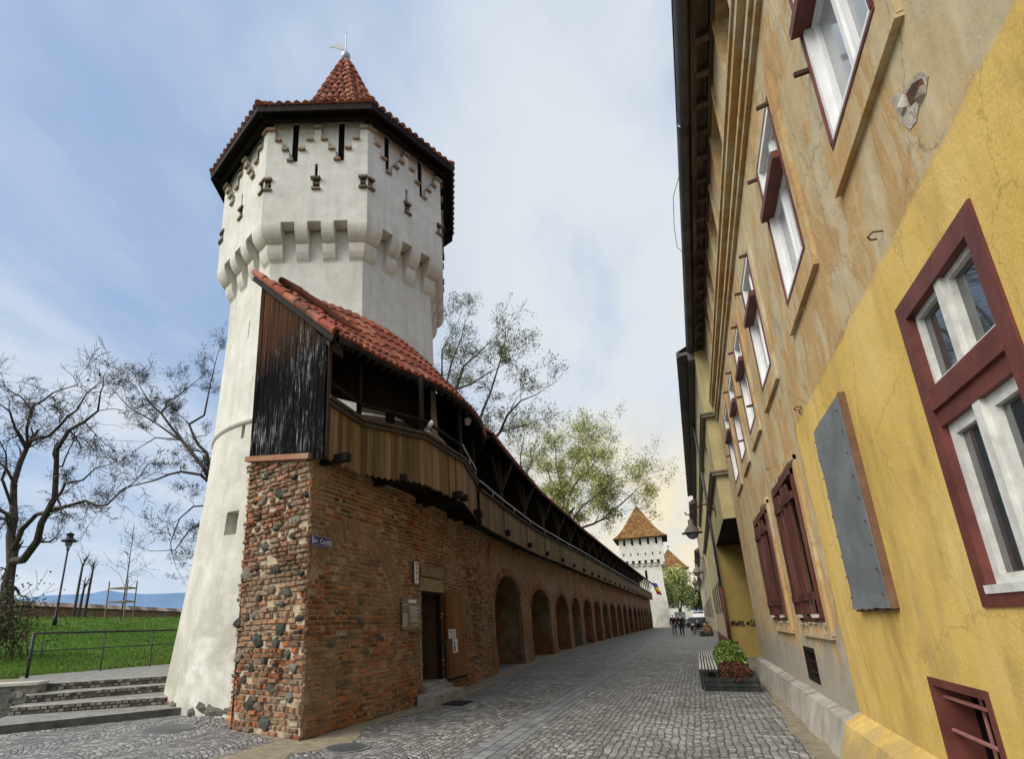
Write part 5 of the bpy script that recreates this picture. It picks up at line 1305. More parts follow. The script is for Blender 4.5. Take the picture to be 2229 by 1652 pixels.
mb = MB(); mb.tube([V((X2-.07, 22.9, 2.5)), V((X2-.07, 22.9, 4.2)), V((X2-.12, 16.9, 8.6)), V((X2-.3, 16.8, 9.1))], .05, 10) if False else mb.tube([V((X2-.07, 22.9, 2.5)), V((X2-.07, 22.9, 9.1))], .05, 10); mb.build('downpipe', M['gutter'], h2, True)
# graffiti strokes
G = [[(0, .0), (.06, .35), (.12, .05), (.2, .38), (.24, .0)], [(.3, .33), (.34, .02), (.4, .22), (.46, .02), (.52, .34)], [(.58, .18), (.72, .2), (.70, .3), (.6, .28), (.57, .1), (.64, .01), (.74, .06)], [(.82, .36), (.8, .02), (.95, .03)], [(1.05, .12), (1.08, .24), (1.18, .24), (1.2, .1), (1.1, .05), (1.05, .12), (1.2, .18)], [(1.28, .28), (1.36, .36), (1.36, .0)], [(1.27, .0), (1.46, .0)], [(1.5, .34), (1.72, .34), (1.72, .02), (1.5, .02), (1.5, .34)], [(1.56, .2), (1.66, .2), (1.56, .1), (1.66, .1)]]
mb = MB(); sc = .50; o = on_y(1592, 1364, 22.99)
for st_ in G: 
    for (a, b), (c, d) in zip(st_, st_[1:]): mb.bar(V((o.x+a*sc, 22.985, o.z+b*.56)), V((o.x+c*sc, 22.985, o.z+d*.56)), .006, .034)
gr = mb.build('graffiti', M['iron'], h2, False, 'black scrawled tag on the yellow lower wall')
def far_house(name, lab, x, y0, y1, zt, mat, base, wins):
    t = thing('street_house', lab, 'house', (x, y0, 0), 'houses farther down the street')
    mb = MB(); F = (V((x, 0, 0)), V((0, 1, 0)), V((-1, 0, 0)), V((0, 0, 1)))
    hl = [(y, y+.9, za, zb_) for y in wins for za, zb_ in ((1.4, 2.8), (4.4, 5.8)) if zb_ < zt-.3]
    holes_wall(mb, F, y0, y1, 0, zt, hl, .15)
    mb.quad(V((x, y0, 0)), V((x+7, y0, 0)), V((x+7, y0, zt)), V((x, y0, zt))); mb.quad(V((x, y1, 0)), V((x+7, y1, 0)), V((x+7, y1, zt)), V((x, y1, zt)))
    mb.build('wall', mat, t)
    mb = MB(); mb.box((x-.05, y0, 0), (x+.1, y1, .6)); mb.build('plinth', base, t)
    mb = MB(); mb.box((x-.4, y0-.1, zt), (x+.2, y1+.1, zt+.12)); mb.box((x-.46, y0-.1, zt-.03), (x-.38, y1+.1, zt+.14)); mb.build('eave', M['gutter'], t)
    mb = MB(); a, b = V((x-.45, y0-.1, zt+.14)), V((x-.45, y1+.1, zt+.14)); mb.quad(a, b, b+V((5, 0, 3.2)), a+V((5, 0, 3.2)), (.25, .10, .07)); mb.quad(V((x, y0, zt)), V((x+7, y0, zt)), a+V((5, 0, 3.2)), a, (.3, .25, .18)); mb.build('roof', M['tile'], t)
    for y, y2, za, zb_ in hl:
        mb = MB(); mb.fbox(F, y, y2, -.10, .02, za, za+.07); mb.fbox(F, y, y+.07, -.1, .02, za+.07, zb_); mb.fbox(F, y2-.07, y2, -.1, .02, za+.07, zb_); w_ = mb.build('window', M['postwood'], t)
        mb = MB(); mb.fbox(F, y+.07, y2-.07, -.13, -.1, za+.07, zb_); mb.build('pane', M['glass'], w_)
far_house('a', 'pale house with a grey eave just beyond the dull yellow house', 1.0, 38.05, 54, 8.6, M['cream2'], M['greyplaster'], [41, 44.5, 48, 51.5])
far_house('b', 'lower white house in the middle distance on the right of the street', 1.05, 54.05, 72, 7.2, M['tower'], M['greyplaster'], [57, 61, 65, 69])
far_house('c', 'farthest low yellowish house at the right end of the street', 1.1, 72.05, 104, 6.0, M['cream2'], M['greyplaster'], [76, 82, 88, 94])
# wall lamps
def wall_lamp(px, py, y, lab, s=1.0):
    p = on_y(px, py, y); t = thing('street_lamp', lab, 'street lamp', V((1.04, y, p.z+.5)), 'lamps on wall brackets along the houses')
    mb = MB(); top = p+V((0, 0, .62*s))
    mb.tube([V((1.04, y, top.z+.05)), V((.85, y, top.z+.32)), V((p.x+.35, y, top.z+.30)), V((p.x+.12, y, top.z+.12)), top+V((0, 0, .02)), top+V((-.1, 0, .03)), top+V((-.12, 0, .12))], .02*s+.004, 6); mb.bar(V((1.04, y, top.z-.15)), V((1.04, y, top.z+.4)), .05, .05)
    mb.tube([top, p+V((0, 0, .45*s))], .012, 5); mb.build('bracket', M['rust'], t, True)
    mb = MB(); mb.lathe(p, [(.05*s, .48*s), (.085*s, .44*s), (.085*s, .28*s), (.13*s, .24*s), (.22*s, .12*s), (.235*s, .06*s), (.33*s, .03*s), (.33*s, .01*s), (.2*s, .0)], 18); mb.build('shade', simple('bronze_shade', (.16, .13, .10), .5, .4), t, True)
    mb = MB(); mb.lathe(p, [(.19*s, 0), (.18*s, -.06*s), (.12*s, -.15*s), (.03*s, -.19*s), (0, -.19*s)], 16); mb.build('globe', M['curtain'], t, True)
wall_lamp(1507, 1162, 19.5, 'nearest and largest wall lamp, hanging against the yellowish sky')
wall_lamp(1518, 1248, 43, 'second wall lamp from the near end of the row', 1.3)
wall_lamp(1513.5, 1271, 52, 'third wall lamp from the near end, dark against the sky', 1.1)
wall_lamp(1520, 1284, 66, 'farthest small wall lamp above the parked cars', 1.1)
# ================================================================ PLANTERS AND BENCHES
def planter(y0, y1, x0, x1, lab, seed, cols, far=False, grp='planters with benches'):
    r = random.Random(seed); t = thing('planter', lab, 'planter', ((x0+x1)/2, (y0+y1)/2, 0), grp)
    mb = MB(); h = .26; k = 3
    for j in range(k):
        zz0, zz1 = j*h/k+.004, (j+1)*h/k-.006; g = r.uniform(.8, 1.3); e = .006*(j % 2)
        mb.box((x0-e, y0-e, zz0), (x1+e, y0+.10, zz1), (g, g, g)); mb.box((x0-e, y1-.1, zz0), (x1+e, y1+e, zz1), (g, g, g)); mb.box((x0-e, y0+.1, zz0), (x0+.1, y1-.1, zz1), (g, g, g)); mb.box((x1-.1, y0+.1, zz0), (x1+e, y1-.1, zz1), (g, g, g))
    mb.build('planter_box', M['slate'], t); mb = MB(); mb.box((x0+.1, y0+.1, .02), (x1-.1, y1-.1, .22)); mb.build('soil', M['soil'], t)
    mb = MB()
    def clump(cx, cy, rx, ry, hz, n, pal, z0=.2, ls=.035):
        for _ in range(n):
            a = r.random()*2*pi; q = sqrt(r.random()); ex, ey = cx+cos(a)*q*rx, cy+sin(a)*q*ry; ez = z0+hz*sqrt(max(0, 1-q*q))*(.3+.7*r.random()**.5)*(1+.25*noise.noise(V((ex*6, ey*4, seed))))
            c = r.choice(pal); g = r.uniform(.6, 1.3); d = V((r.uniform(-1, 1), r.uniform(-1, 1), r.uniform(-.3, 1))).normalized(); s = d.orthogonal().normalized()*ls*.5; p = V((ex, ey, ez))
            mb.add([p-d*ls, p+s, p+d*ls, p-s], [(0, 1, 2, 3)], tuple(v*g for v in c))
    for args in cols: clump(*args)
    mb.build('flowers_and_shrubs', M['leaf'], t)
    return t
GRN = [(.10, .19, .02), (.15, .24, .03), (.06, .12, .015), (.22, .28, .06)]; RED = [(.11, .025, .02), (.07, .02, .016), (.15, .06, .03), (.05, .045, .015)]; WHT = [(.4, .42, .3), (.14, .22, .03), (.12, .2, .03)]
planter(12.75, 19.6, -.06, .94, 'nearest low dark stone planter with a bright green shrub and dark red foliage', 3, [(.62, 16.8, .40, 1.7, .62, 5200, GRN, .2, .04), (.62, 16.4, .40, 1.9, .66, 160, WHT, .2, .04), (.55, 13.9, .40, 1.2, .30, 3600, RED, .18, .03), (.35, 15.6, .25, 1.5, .3, 900, WHT+GRN, .2, .03)])
planter(47.5, 53, .0, 1.0, 'small dark planter with brownish flowers far down the street', 5, [(.6, 49.5, .38, 1.8, .75, 1800, [(.30, .16, .09), (.12, .12, .04), (.4, .3, .2), (.2, .05, .04)], .2, .06)])
def bench(y0, y1, lab, x0=-.13, x1=.24, z=.43):
    t = thing('bench', lab, 'bench', ((x0+x1)/2, (y0+y1)/2, 0), 'slatted benches along the planters')
    mb = MB(); n = 6; w_ = (x1-x0)/n
    for k in range(n): g = rnd.uniform(.9, 1.1); mb.box((x0+k*w_+.012, y0, z-.035), (x0+(k+1)*w_-.012, y1, z), (g, g, g))
    mb.build('seat_slats', M['benchslat'], t)
    mb = MB(); mb.box((x0, y0, z-.09), (x1, y0+.06, z-.037)); mb.box((x0, y1-.06, z-.09), (x1, y1, z-.037)); mb.box((x0, (y0+y1)/2-.03, z-.09), (x1, (y0+y1)/2+.03, z-.037)); mb.each('frame_bar', M['iron'], t)
    for yy in (y0+.02, y1-.08):
        for xx in (x0+.005, x1-.055): mb = MB(); mb.box((xx, yy, 0), (xx+.05, yy+.06, z-.091)); mb.build('leg', M['iron'], t)
bench(13.05, 15.7, 'nearer slatted bench on the street side of the near planter'); bench(16.1, 19.3, 'farther slatted bench on the street side of the near planter')
bench(48.0, 50.5, 'far bench beside the distant planter, where a dark-clothed person sits')
# bollards of low stone near the house
mb = MB(); mb.box((.68, 24.6, 0), (1.0, 26.0, .28)); tag(mb.build('doorstep', M['concrete']), 'low concrete step at the foot of the dull yellow house beyond the planter', 'step')
# ================================================================ FAR TOWERS
def square_tower(cx, cy, hb, hw, hd, z1, z2, ze, za, lab, re, rot=0.0, grp=None):
    t = thing('square_tower', lab, 'tower', (cx, cy, 0)); R = Matrix.Rotation(rot, 3, 'Z')
    def cor(h, z): return [V((cx, cy, z))+R @ V((sx*h, sy*h, 0)) for sx, sy in ((-1, -1), (1, -1), (1, 1), (-1, 1))]
    mb = MB(); L_ = [cor(hb, 0), cor((hb+hw)/2-.02, z1*.62), cor(hw, z1)]; L2 = L_+[cor(hw, z2)]
    for A_, B_ in zip(L2, L2[1:]):
        for i in range(4): mb.quad(A_[i], A_[(i+1) % 4], B_[(i+1) % 4], B_[i])
    mb.build('shaft', M['tower'], t)
    mb = MB(); A_, B_ = cor(hd, z2+.4), cor(hd, ze)
    for i in range(4):
        mb.quad(A_[i], A_[(i+1) % 4], B_[(i+1) % 4], B_[i]); mb.quad(A_[i], A_[(i+1) % 4], cor(hw-.1, z2+.4)[(i+1) % 4], cor(hw-.1, z2+.4)[i])
        a, b = A_[i], A_[(i+1) % 4]; F, Ln = frame(a, b); n = 7; w_ = Ln/n
        for k in range(n): mb.fbox(F, k*w_+w_*.22 if k else 0, (k+1)*w_-w_*.22 if k < n-1 else Ln, -(hd-hw)-.1, -.02, z2-.1, z2+.41); mb.fbox(F, k*w_+w_*.22 if k else 0, (k+1)*w_-w_*.22 if k < n-1 else Ln, -(hd-hw)-.1, -.3, z2-.55, z2-.09)
    mb.build('drum', M['tower'], t)
    mb = MB()
    for i in (0, 1, 3):
        a, b = A_[i], A_[(i+1) % 4]; F, Ln = frame(a, b)
        for k in range(6): mb.fbox(F, (k+.5)*Ln/6-.1, (k+.5)*Ln/6+.1, -.2, .02, z2+1.3, z2+1.7)
        for k in range(5): mb.fbox(F, (k+.7)*Ln/5.4-.16, (k+.7)*Ln/5.4+.16, -.2, .03, ze-1.2, ze-.1); mb.fbox(F, (k+.7)*Ln/5.4-.3, (k+.7)*Ln/5.4-.16, -.1, .12, ze-.9, ze-.78)
    F, Ln = frame(*[cor(hw, 0)[i] for i in (0, 1)]); mb.fbox(F, Ln*.52, Ln*.58, -.2, .03, z1+.9, z1+2.4)
    mb.each('loophole', M['darkvoid'], t)
    mb = MB(); pr = [(re, ze), (re*.80, ze+.75), (re*.60, ze+1.9), (.05, za)]
    for (h0, a0), (h1, a1) in zip(pr, pr[1:]):
        for i in range(4): tile_patch(mb, cor(h0, a0)[i], cor(h0, a0)[(i+1) % 4], cor(h1, a1)[i], cor(h1, a1)[(i+1) % 4], .4, .5, .85, (.95, 1.6, .95))
    c = cor(re, ze); mb.add(c, [(0, 1, 2, 3)], (.05, .03, .02)); mb.build('tiled_roof', M['tile'], t)
    mb = MB(); mb.tube([V((cx, cy, za-.1)), V((cx, cy, za+1.1))], [.06, .02], 6); mb.fbox((V((cx, cy, za+.6)), V((1, 0, 0)), V((0, 1, 0)), V((0, 0, 1))), 0, .5, -.01, .01, 0, .25); mb.build('weather_vane', M['rust'], t)
    return t
square_tower(-7.45, 103.2, 3.35, 2.95, 3.6, 7.2, 10.9, 15.2, 21.6, 'distant white square tower with a red roof at the end of the brick wall', 4.5, .04)
square_tower(-4.5, 150, 3.4, 3.0, 3.3, 7, 10.8, 13.3, 18.6, 'second white tower with a red roof, farthest away behind the green trees', 4.1, .1)
# flag
p = on_y(1421, 1268, 95.3); t = thing('flag', 'blue, yellow and red striped flag hanging at the far end of the gallery', 'flag', p)
mb = MB(); e = on_y(1415, 1285, 96); mb.tube([e, p], .03, 6); mb.build('pole', M['postwood'], t)
for k, c in enumerate(((.02, .06, .35), (.75, .55, .03), (.5, .02, .03))):
    mb = MB()
    for i in range(6):
        def fp(u, v): return p+V((u*.75-.15+v*.55, .12*sin(u*7+v*3), -.05-v*1.9-u*.2))
        v0, v1 = (k+i/6)/3, (k+(i+1)/6)/3
        for j in range(5): mb.quad(fp(j/5, v0), fp((j+1)/5, v0), fp((j+1)/5, v1), fp(j/5, v1))
    mb.build('stripe', simple('flag_cloth_%d' % k, c, .8), t, True)
# ================================================================ PEOPLE
def person(loc, lab, joints, parts, facing=0.0, grp=None):
    """joints: name -> (x, y, z, r); parts: list of (name, chain edges, material, inflate)"""
    t = thing('person', lab, 'person', loc, grp, facing)
    for nm, edges, mat, infl in parts:
        me = bpy.data.meshes.new(nm); ids = []; 
        for a, b in edges:
            for q in (a, b):
                if q not in ids: ids.append(q)
        me.from_pydata([joints[q][:3] for q in ids], [(ids.index(a), ids.index(b)) for a, b in edges], []); me.materials.append(mat)
        o = bpy.data.objects.new(nm, me); COL.objects.link(o); o.parent = t
        mod = o.modifiers.new('skin', 'SKIN'); 
        for v, q in zip(me.skin_vertices[0].data, ids): r = joints[q][3]+infl; v.radius = (r, r*.85)
        me.skin_vertices[0].data[0].use_root = True
        s = o.modifiers.new('sub', 'SUBSURF'); s.levels = 2; s.render_levels = 2
    return t
M['skin'] = simple('skin', (.42, .25, .18), .6, .3, 0, .08); M['blackcloth'] = simple('black_cloth', (.012, .012, .014), .9, .1, 0, .3, 8); M['greycloth'] = simple('grey_trousers', (.10, .10, .115), .9, .1, 0, .2, 8); M['hair'] = simple('dark_hair', (.015, .01, .008), .7)
def walker(stride, armswing, wide=1.0):
    J = dict(pel=(0, 0, .95, .13*wide), bel=(0, .01, 1.12, .125*wide), che=(0, .0, 1.32, .15*wide), nec=(0, .0, 1.49, .055), hea=(0, .03, 1.60, .085), cro=(0, .02, 1.69, .075), nos=(0, .115, 1.60, .018))
    for s, n in ((-1, 'l'), (1, 'r')):
        f = stride*s; J['hip'+n] = (s*.09, 0, .90, .09*wide); J['kne'+n] = (s*.10, f*.5+.05, .50, .06); J['ank'+n] = (s*.10, f, .09+max(0, -f*.15), .042); J['toe'+n] = (s*.11, f+.17, .035, .035)
        J['sho'+n] = (s*.18*wide, 0, 1.42, .06); J['elb'+n] = (s*.24*wide, -f*armswing-.03, 1.15, .045); J['wri'+n] = (s*.24*wide, -f*armswing*1.5+.08, .92, .03); J['han'+n] = (s*.24*wide, -f*armswing*1.6+.11, .84, .032)
        for k_ in range(4): J['fin%s%d' % (n, k_)] = (s*.24*wide+(k_-1.5)*.016, -f*armswing*1.6+.13+.005*k_, .765+.006*abs(k_-1.5), .009)
        J['thu'+n] = (s*.20*wide, -f*armswing*1.6+.15, .82, .010)
    body = [('pel', 'bel'), ('bel', 'che'), ('che', 'nec'), ('nec', 'hea'), ('hea', 'cro'), ('hea', 'nos')]
    for n in 'lr':
        body += [('pel', 'hip'+n), ('hip'+n, 'kne'+n), ('kne'+n, 'ank'+n), ('ank'+n, 'toe'+n), ('che', 'sho'+n), ('sho'+n, 'elb'+n), ('elb'+n, 'wri'+n), ('wri'+n, 'han'+n), ('han'+n, 'thu'+n)]+[('han'+n, 'fin%s%d' % (n, k_)) for k_ in range(4)]
    J['coat'] = (0, 0, .80, .17*wide); J['hairb'] = (0, -.03, 1.64, .095); J['hairt'] = (0, .0, 1.705, .075)
    for n in 'lr': J['shoe'+n] = (J['ank'+n][0], J['ank'+n][1]+.02, .05, .045)
    parts = [('body', body, M['skin'], 0), ('jacket', [('pel', 'bel'), ('bel', 'che'), ('pel', 'coat')]+[q for n in 'lr' for q in (('che', 'sho'+n), ('sho'+n, 'elb'+n), ('elb'+n, 'wri'+n))], M['blackcloth'], .028),
             ('trousers', [('pel', 'hip'+n) for n in 'lr']+[('hip'+n, 'kne'+n) for n in 'lr']+[('kne'+n, 'ank'+n) for n in 'lr'], M['greycloth'], .018), ('hair', [('hairb', 'hairt')], M['hair'], 0), ('shoe', [('shoel', 'toel')], M['iron'], .012), ('shoe', [('shoer', 'toer')], M['iron'], .012)]
    return J, parts
J, PT = walker(.16, .5, 1.0); q = on_z(1470, 1385.5, 0)
person((q.x, q.y, 0), 'person walking away on the left of a pair, in a black jacket and grey trousers', J, PT)
J, PT = walker(-.2, .45, 1.12); PT = [(a, b, M['blackcloth'] if a == 'trousers' else m_, d) for a, b, m_, d in PT]; q = on_z(1486.5, 1386, 0)
person((q.x, q.y, 0), 'person walking away on the right of a pair, dressed all in black', J, PT)
J, PT = walker(.02, .3, 1.0)   # seated figure
for n, s in (('l', -1), ('r', 1)):
    J['hip'+n] = (s*.1, .02, .50, .09); J['kne'+n] = (s*.12, .44, .50, .06); J['ank'+n] = (s*.12, .42+.1*s, .09, .042); J['toe'+n] = (s*.12, .58+.1*s, .035, .035); J['shoe'+n] = (s*.12, .44+.1*s, .05, .045)
for k_ in list(J):
    x, y, z, r = J[k_]
    if k_[:3] not in ('hip', 'kne', 'ank', 'toe', 'sho') or k_ in ('shol', 'shor'): 
        if k_ not in ('shoel', 'shoer'): J[k_] = (x, y+(.10 if z > 1.2 else .02), z-.42, r)
J['coat'] = (0, .05, .50, .17)
for n, s in (('l', -1), ('r', 1)):
    J['elb'+n] = (s*.23, .12, .76, .045); J['wri'+n] = (s*.14, .34, .66, .03); J['han'+n] = (s*.10, .41, .62, .032)
    for k_ in range(4): J['fin%s%d' % (n, k_)] = (s*.08+(k_-1.5)*.016, .48, .59, .009)
    J['thu'+n] = (s*.05, .45, .63, .01)
person((.06, 49.2, 0), 'person in black clothes sitting on the far bench facing the street', J, PT, radians(90))
# ================================================================ CARS
M['tyre'] = simple('tyre', (.015, .015, .015), .8); M['carglass'] = m_glass('car_glass', (.012, .014, .016), 1.5)
def car(x, y, colr, lab, van=False, rz=0.0):
    t = thing('parked_car', lab, 'van' if van else 'car', (x, y, 0), 'cars parked at the far end of the street', 0)
    pm = simple('car_paint', colr, .3, .5, .1, .05); Lh = 2.2 if not van else 2.5; w_ = .88; hz = 1.45 if not van else 2.3
    F = (V((x, y, 0)), V((0, 1, 0)), V((1, 0, 0)), V((0, 0, 1)))
    lo = [(-Lh, .30), (-Lh-.05, .55), (-Lh, .88), (-Lh*.5, .95 if not van else 1.1), (Lh*.9, .98), (Lh, .85), (Lh+.03, .5), (Lh-.05, .28)]
    mb = MB(); mb.prism(F, lo, -w_, w_)
    cab = [(-Lh*.52, .94), (-Lh*.30, hz), (Lh*.62, hz), (Lh*.88, .97)] if not van else [(-Lh*.7, 1.05), (-Lh*.5, hz), (Lh*.97, hz), (Lh*.97, .95)]
    mb.prism(F, cab, -w_*.86, w_*.86); body = mb.build('body', pm, t)
    mb = MB(); mb.prism(F, [(cab[0][0]+.2, .98), (cab[1][0]+.08, hz-.1), (cab[2][0]-.08, hz-.1), (cab[3][0]-.22, 1.0)], -w_*.87, w_*.87)
    mb.quad(*[V((x+sx*w_*.76, y+a-.01, z)) for sx, a, z in ((-1, cab[0][0]+.02, 1.0), (1, cab[0][0]+.02, 1.0), (1, cab[1][0]-.03, hz-.08), (-1, cab[1][0]-.03, hz-.08))]); mb.build('windows', M['carglass'], t)
    for sy in (-1, 1):
        for sx in (-1, 1):
            mb = MB(); c = V((x+sx*w_, y+sy*Lh*.62, .32)); mb.tube([c+V((-.1*sx, 0, 0)), c+V((.03*sx, 0, 0))], .32, 16); wh = mb.build('wheel', M['tyre'], t)
            mb = MB(); mb.tube([c+V((.03*sx, 0, 0)), c+V((.04*sx, 0, 0))], .19, 12); mb.build('rim', M['steel'], wh)
    for sx in (-1, 1):
        mb = MB(); mb.box((x+sx*.62-.14, y-Lh-.07, .62), (x+sx*.62+.14, y-Lh, .78)); mb.build('headlight', M['signwhite'], t)
car(.05, 70, (.02, .02, .022), 'black car parked nearest in the row by the houses')
car(.1, 76, (.30, .31, .32), 'silver car parked second in the row by the houses')
car(.15, 82, (.03, .03, .035), 'dark car parked third in the row by the houses')
car(.2, 88.5, (.60, .61, .62), 'white van parked behind the dark cars by the houses', True)
car(-.55, 96, (.04, .035, .035), 'dark brown car standing at the far bend of the street'); car(-2.35, 92, (.05, .065, .065), 'dark grey green van standing in the middle of the far street', True)
car(-1.2, 100, (.55, .55, .56), 'white car at the far end beside the dark van')
# ================================================================ TREES
def grow(mb, tips, p, d, L_, r, depth, R, curl=.35, up=.05, kids=(2, 4), sides=5):
    n = 4; pts = [p]; q = p.copy(); dd = d.copy()
    for i in range(n):
        dd = (dd+V((R.uniform(-1, 1), R.uniform(-1, 1), R.uniform(-1, 1)+up))*curl).normalized(); q = q+dd*L_/n; pts.append(q)
    rs = [max(.007, r*(1-.6*i/n)) for i in range(n+1)]
    mb.tube(pts, rs, sides if depth > 1 else 3, caps=False)
    if depth == 0:
        tips.append((pts[-1], dd)); tips.append((pts[2], dd)); return
    for i in range(R.randint(*kids)):
        k = R.randint(1, n); a = V((R.uniform(-1, 1), R.uniform(-1, 1), R.uniform(-.6, 1))).normalized()
        grow(mb, tips, pts[k], (dd*.9+a*.85).normalized(), L_*R.uniform(.55, .8), rs[k]*.62, depth-1, R, curl, up, kids, sides)
def tree(lab, y, base, limbs, seed, rr=.28, depth=3, leaf=None, L0=2.0, grp='trees of the park behind the wall', up=.05, step=1.2, name='park_tree', droop=False, kids=(2, 4), jy=2.5, curl=.35):
    R = random.Random(seed); B = V(base); t = thing(name, lab, 'tree', B, grp); mb = MB(); tips = []
    for li, (pts, r0, r1) in enumerate(limbs):
        dy = R.uniform(-jy, jy) if li else 0
        P3 = []
        for i, q in enumerate(pts):
            f = i/(len(pts)-1)
            P3.append(q if isinstance(q, V) else on_y(q[0], q[1], y+dy*f*1.0))
        # densify with wiggle
        D_ = []
        for a, b in zip(P3, P3[1:]):
            k = max(1, int((b-a).length/.9))
            for i in range(k): D_.append(a.lerp(b, i/k)+(V((R.uniform(-1, 1), R.uniform(-1, 1), R.uniform(-1, 1)))*.10 if D_ else V((0, 0, 0))))
        D_.append(P3[-1]); n = len(D_)
        r0 *= .64; r1 *= .5; rs = [r0+(r1-r0)*(i/(n-1)) for i in range(n)]; mb.tube(D_, rs, 7, caps=False)
        for i in range(1, n):
            if rs[i] > rr: continue
            d = (D_[i]-D_[i-1]).normalized()
            for _ in range(1 if R.random() < step-1 or step < 1 and R.random() < step or step == 1 else 1 if step > 1 else 0):
                a = V((R.uniform(-1, 1), R.uniform(-1, 1), (R.uniform(-1.2, .2) if droop and R.random() < .5 else R.uniform(-.4, 1)))).normalized()
                dp = depth if rs[i] > r1*1.5 else depth-1
                grow(mb, tips, D_[i], (d*.6+a).normalized(), L0*R.uniform(.5, 1.1)*(.55+.45*(i/n if i/n < .6 else 1-.5*i/n)), rs[i]*.5, dp, R, curl, -.25 if (droop and a.z < 0) else up, kids)
        grow(mb, tips, D_[-1], (D_[-1]-D_[-2]).normalized(), L0*.7, r1, depth-1, R, curl, up, kids)
    mb.build('trunk', M['bark'], t)
    if leaf:
        lb = MB(); per, sz, pal, sp = leaf
        for p, d in tips:
            for _ in range(per if per >= 1 else (1 if R.random() < per else 0)):
                o = p+V((R.uniform(-1, 1), R.uniform(-1, 1), R.uniform(-1, 1)))*sp; n_ = V((R.uniform(-1, 1), R.uniform(-1, 1), R.uniform(-1, 1))).normalized(); s = n_.orthogonal().normalized(); b = n_.cross(s); z_ = sz*R.uniform(.6, 1.3); g = R.uniform(.65, 1.3)
                c = R.choice(pal); lb.add([o-s*z_, o+b*z_*.6, o+s*z_, o-b*z_*.6], [(0, 1, 2, 3)], tuple(v*g for v in c))
        lb.build('crown', M['leaf'], t)
    return t, len(tips)
DG = [(.06, .08, .03), (.09, .11, .04), (.05, .06, .03)]; LG = [(.46, .48, .14), (.36, .40, .11), (.56, .54, .22), (.24, .28, .07)]; MG = [(.20, .24, .09), (.13, .16, .06), (.28, .30, .14)]
b0 = on_y(12, 1372, 15)
tree('big bare tree at the left edge, its dark trunk forking low above the lawn', 15, (b0.x, 15, lawnz(b0.x)-.1),
     [([V((b0.x, 15, lawnz(b0.x)-.2)), (14, 1330), (17, 1274), (26, 1225)], .52, .40),
      ([(26, 1225), (25, 1164), (25, 1132), (32, 1055), (46, 1010), (58, 976)], .34, .22),
      ([(28, 1222), (47, 1218), (79, 1179), (94, 1140), (116, 1080), (125, 1016), (131, 979), (152, 940), (189, 918), (210, 891), (219, 854)], .30, .05),
      ([(26, 1200), (40, 1180), (55, 1150), (79, 1120), (103, 1118), (137, 1101), (180, 1092), (213, 1104), (234, 1098), (262, 1067), (289, 1052)], .20, .04),
      ([(58, 976), (46, 950), (40, 933), (21, 894), (0, 880)], .18, .05), ([(58, 976), (65, 961), (107, 949), (131, 924), (170, 894), (189, 860), (213, 836)], .16, .04),
      ([(60, 965), (58, 933), (64, 912), (79, 882), (119, 860), (146, 842), (167, 839)], .12, .03), ([(70, 900), (50, 868), (20, 845), (-10, 820)], .09, .03),
      ([(110, 1100), (131, 1067), (146, 1049), (183, 1043), (213, 1019), (244, 1010)], .12, .03), ([(25, 1150), (10, 1120), (-10, 1090)], .2, .1), ([(35, 1060), (15, 1020), (-10, 1000)], .14, .06),
      ([(125, 1016), (140, 1010), (150, 990), (156, 968)], .07, .04), ([(25, 1100), (5, 1040), (10, 990), (-5, 950)], .12, .04)], 11, .25, 4, (.04, .06, [(.16, .15, .04), (.20, .18, .05)], .12), 1.6, None, .05, .62, 'park_tree', True, (2, 4), 3.0)
b0 = on_y(462, 1300, 23)
tree('bare tree with small dark buds rising behind the left side of the white tower', 23, (b0.x, 23, lawnz(b0.x)-.1),
     [([V((b0.x, 23, lawnz(b0.x)-.1)), (462, 1180), (462, 1080), (455, 1040)], .45, .32), ([(455, 1040), (442, 1016), (393, 958), (350, 903), (329, 879), (305, 842)], .24, .05),
      ([(393, 958), (356, 933), (317, 906), (280, 885), (253, 854), (231, 830)], .13, .03), ([(350, 900), (365, 873), (405, 851), (435, 824)], .11, .03), ([(460, 1050), (448, 988), (426, 949), (411, 927), (442, 903), (454, 842), (475, 766)], .2, .04),
      ([(455, 1050), (438, 1034), (396, 1025), (335, 1046), (274, 1061), (240, 1080)], .16, .03), ([(460, 1130), (440, 1140), (415, 1157), (378, 1201), (340, 1200)], .12, .03), ([(393, 958), (340, 955), (300, 975), (270, 1000)], .08, .02),
      ([(329, 879), (290, 840), (275, 815)], .06, .02), ([(460, 1100), (420, 1100), (390, 1130), (372, 1180), (385, 1240)], .09, .02)], 23, .22, 4, (1, .045, DG, .15), 1.7, None, .1, .7, 'park_tree', False, (2, 4), 3.0)
b0 = on_y(1010, 1250, 26)
tree('dark-limbed tree with sparse young leaves just right of the white tower', 26, (b0.x, 26, lawnz(b0.x)-.1),
     [([V((b0.x, 26, lawnz(b0.x)-.1)), (1005, 1120), (1000, 1000), (995, 930)], .5, .3), ([(995, 930), (989, 848), (1010, 800), (1040, 770), (1071, 740)], .2, .04), ([(995, 930), (971, 836), (985, 790), (1004, 740), (1012, 700)], .18, .04),
      ([(989, 848), (1025, 835), (1060, 815), (1085, 800)], .12, .03), ([(1000, 1000), (1059, 973), (1087, 940), (1102, 903), (1132, 873), (1165, 860)], .22, .04), ([(1087, 940), (1120, 930), (1160, 920)], .09, .03),
      ([(1000, 990), (1030, 940), (1050, 890), (1065, 850), (1090, 790), (1100, 740)], .18, .04), ([(975, 880), (960, 820), (965, 760), (985, 720)], .12, .03)], 37, .22, 4, (2, .05, MG, .22), 1.9, None, .1, 1.0, 'park_tree', False, (2, 4), 3.0)
b0 = on_y(1140, 1250, 45)
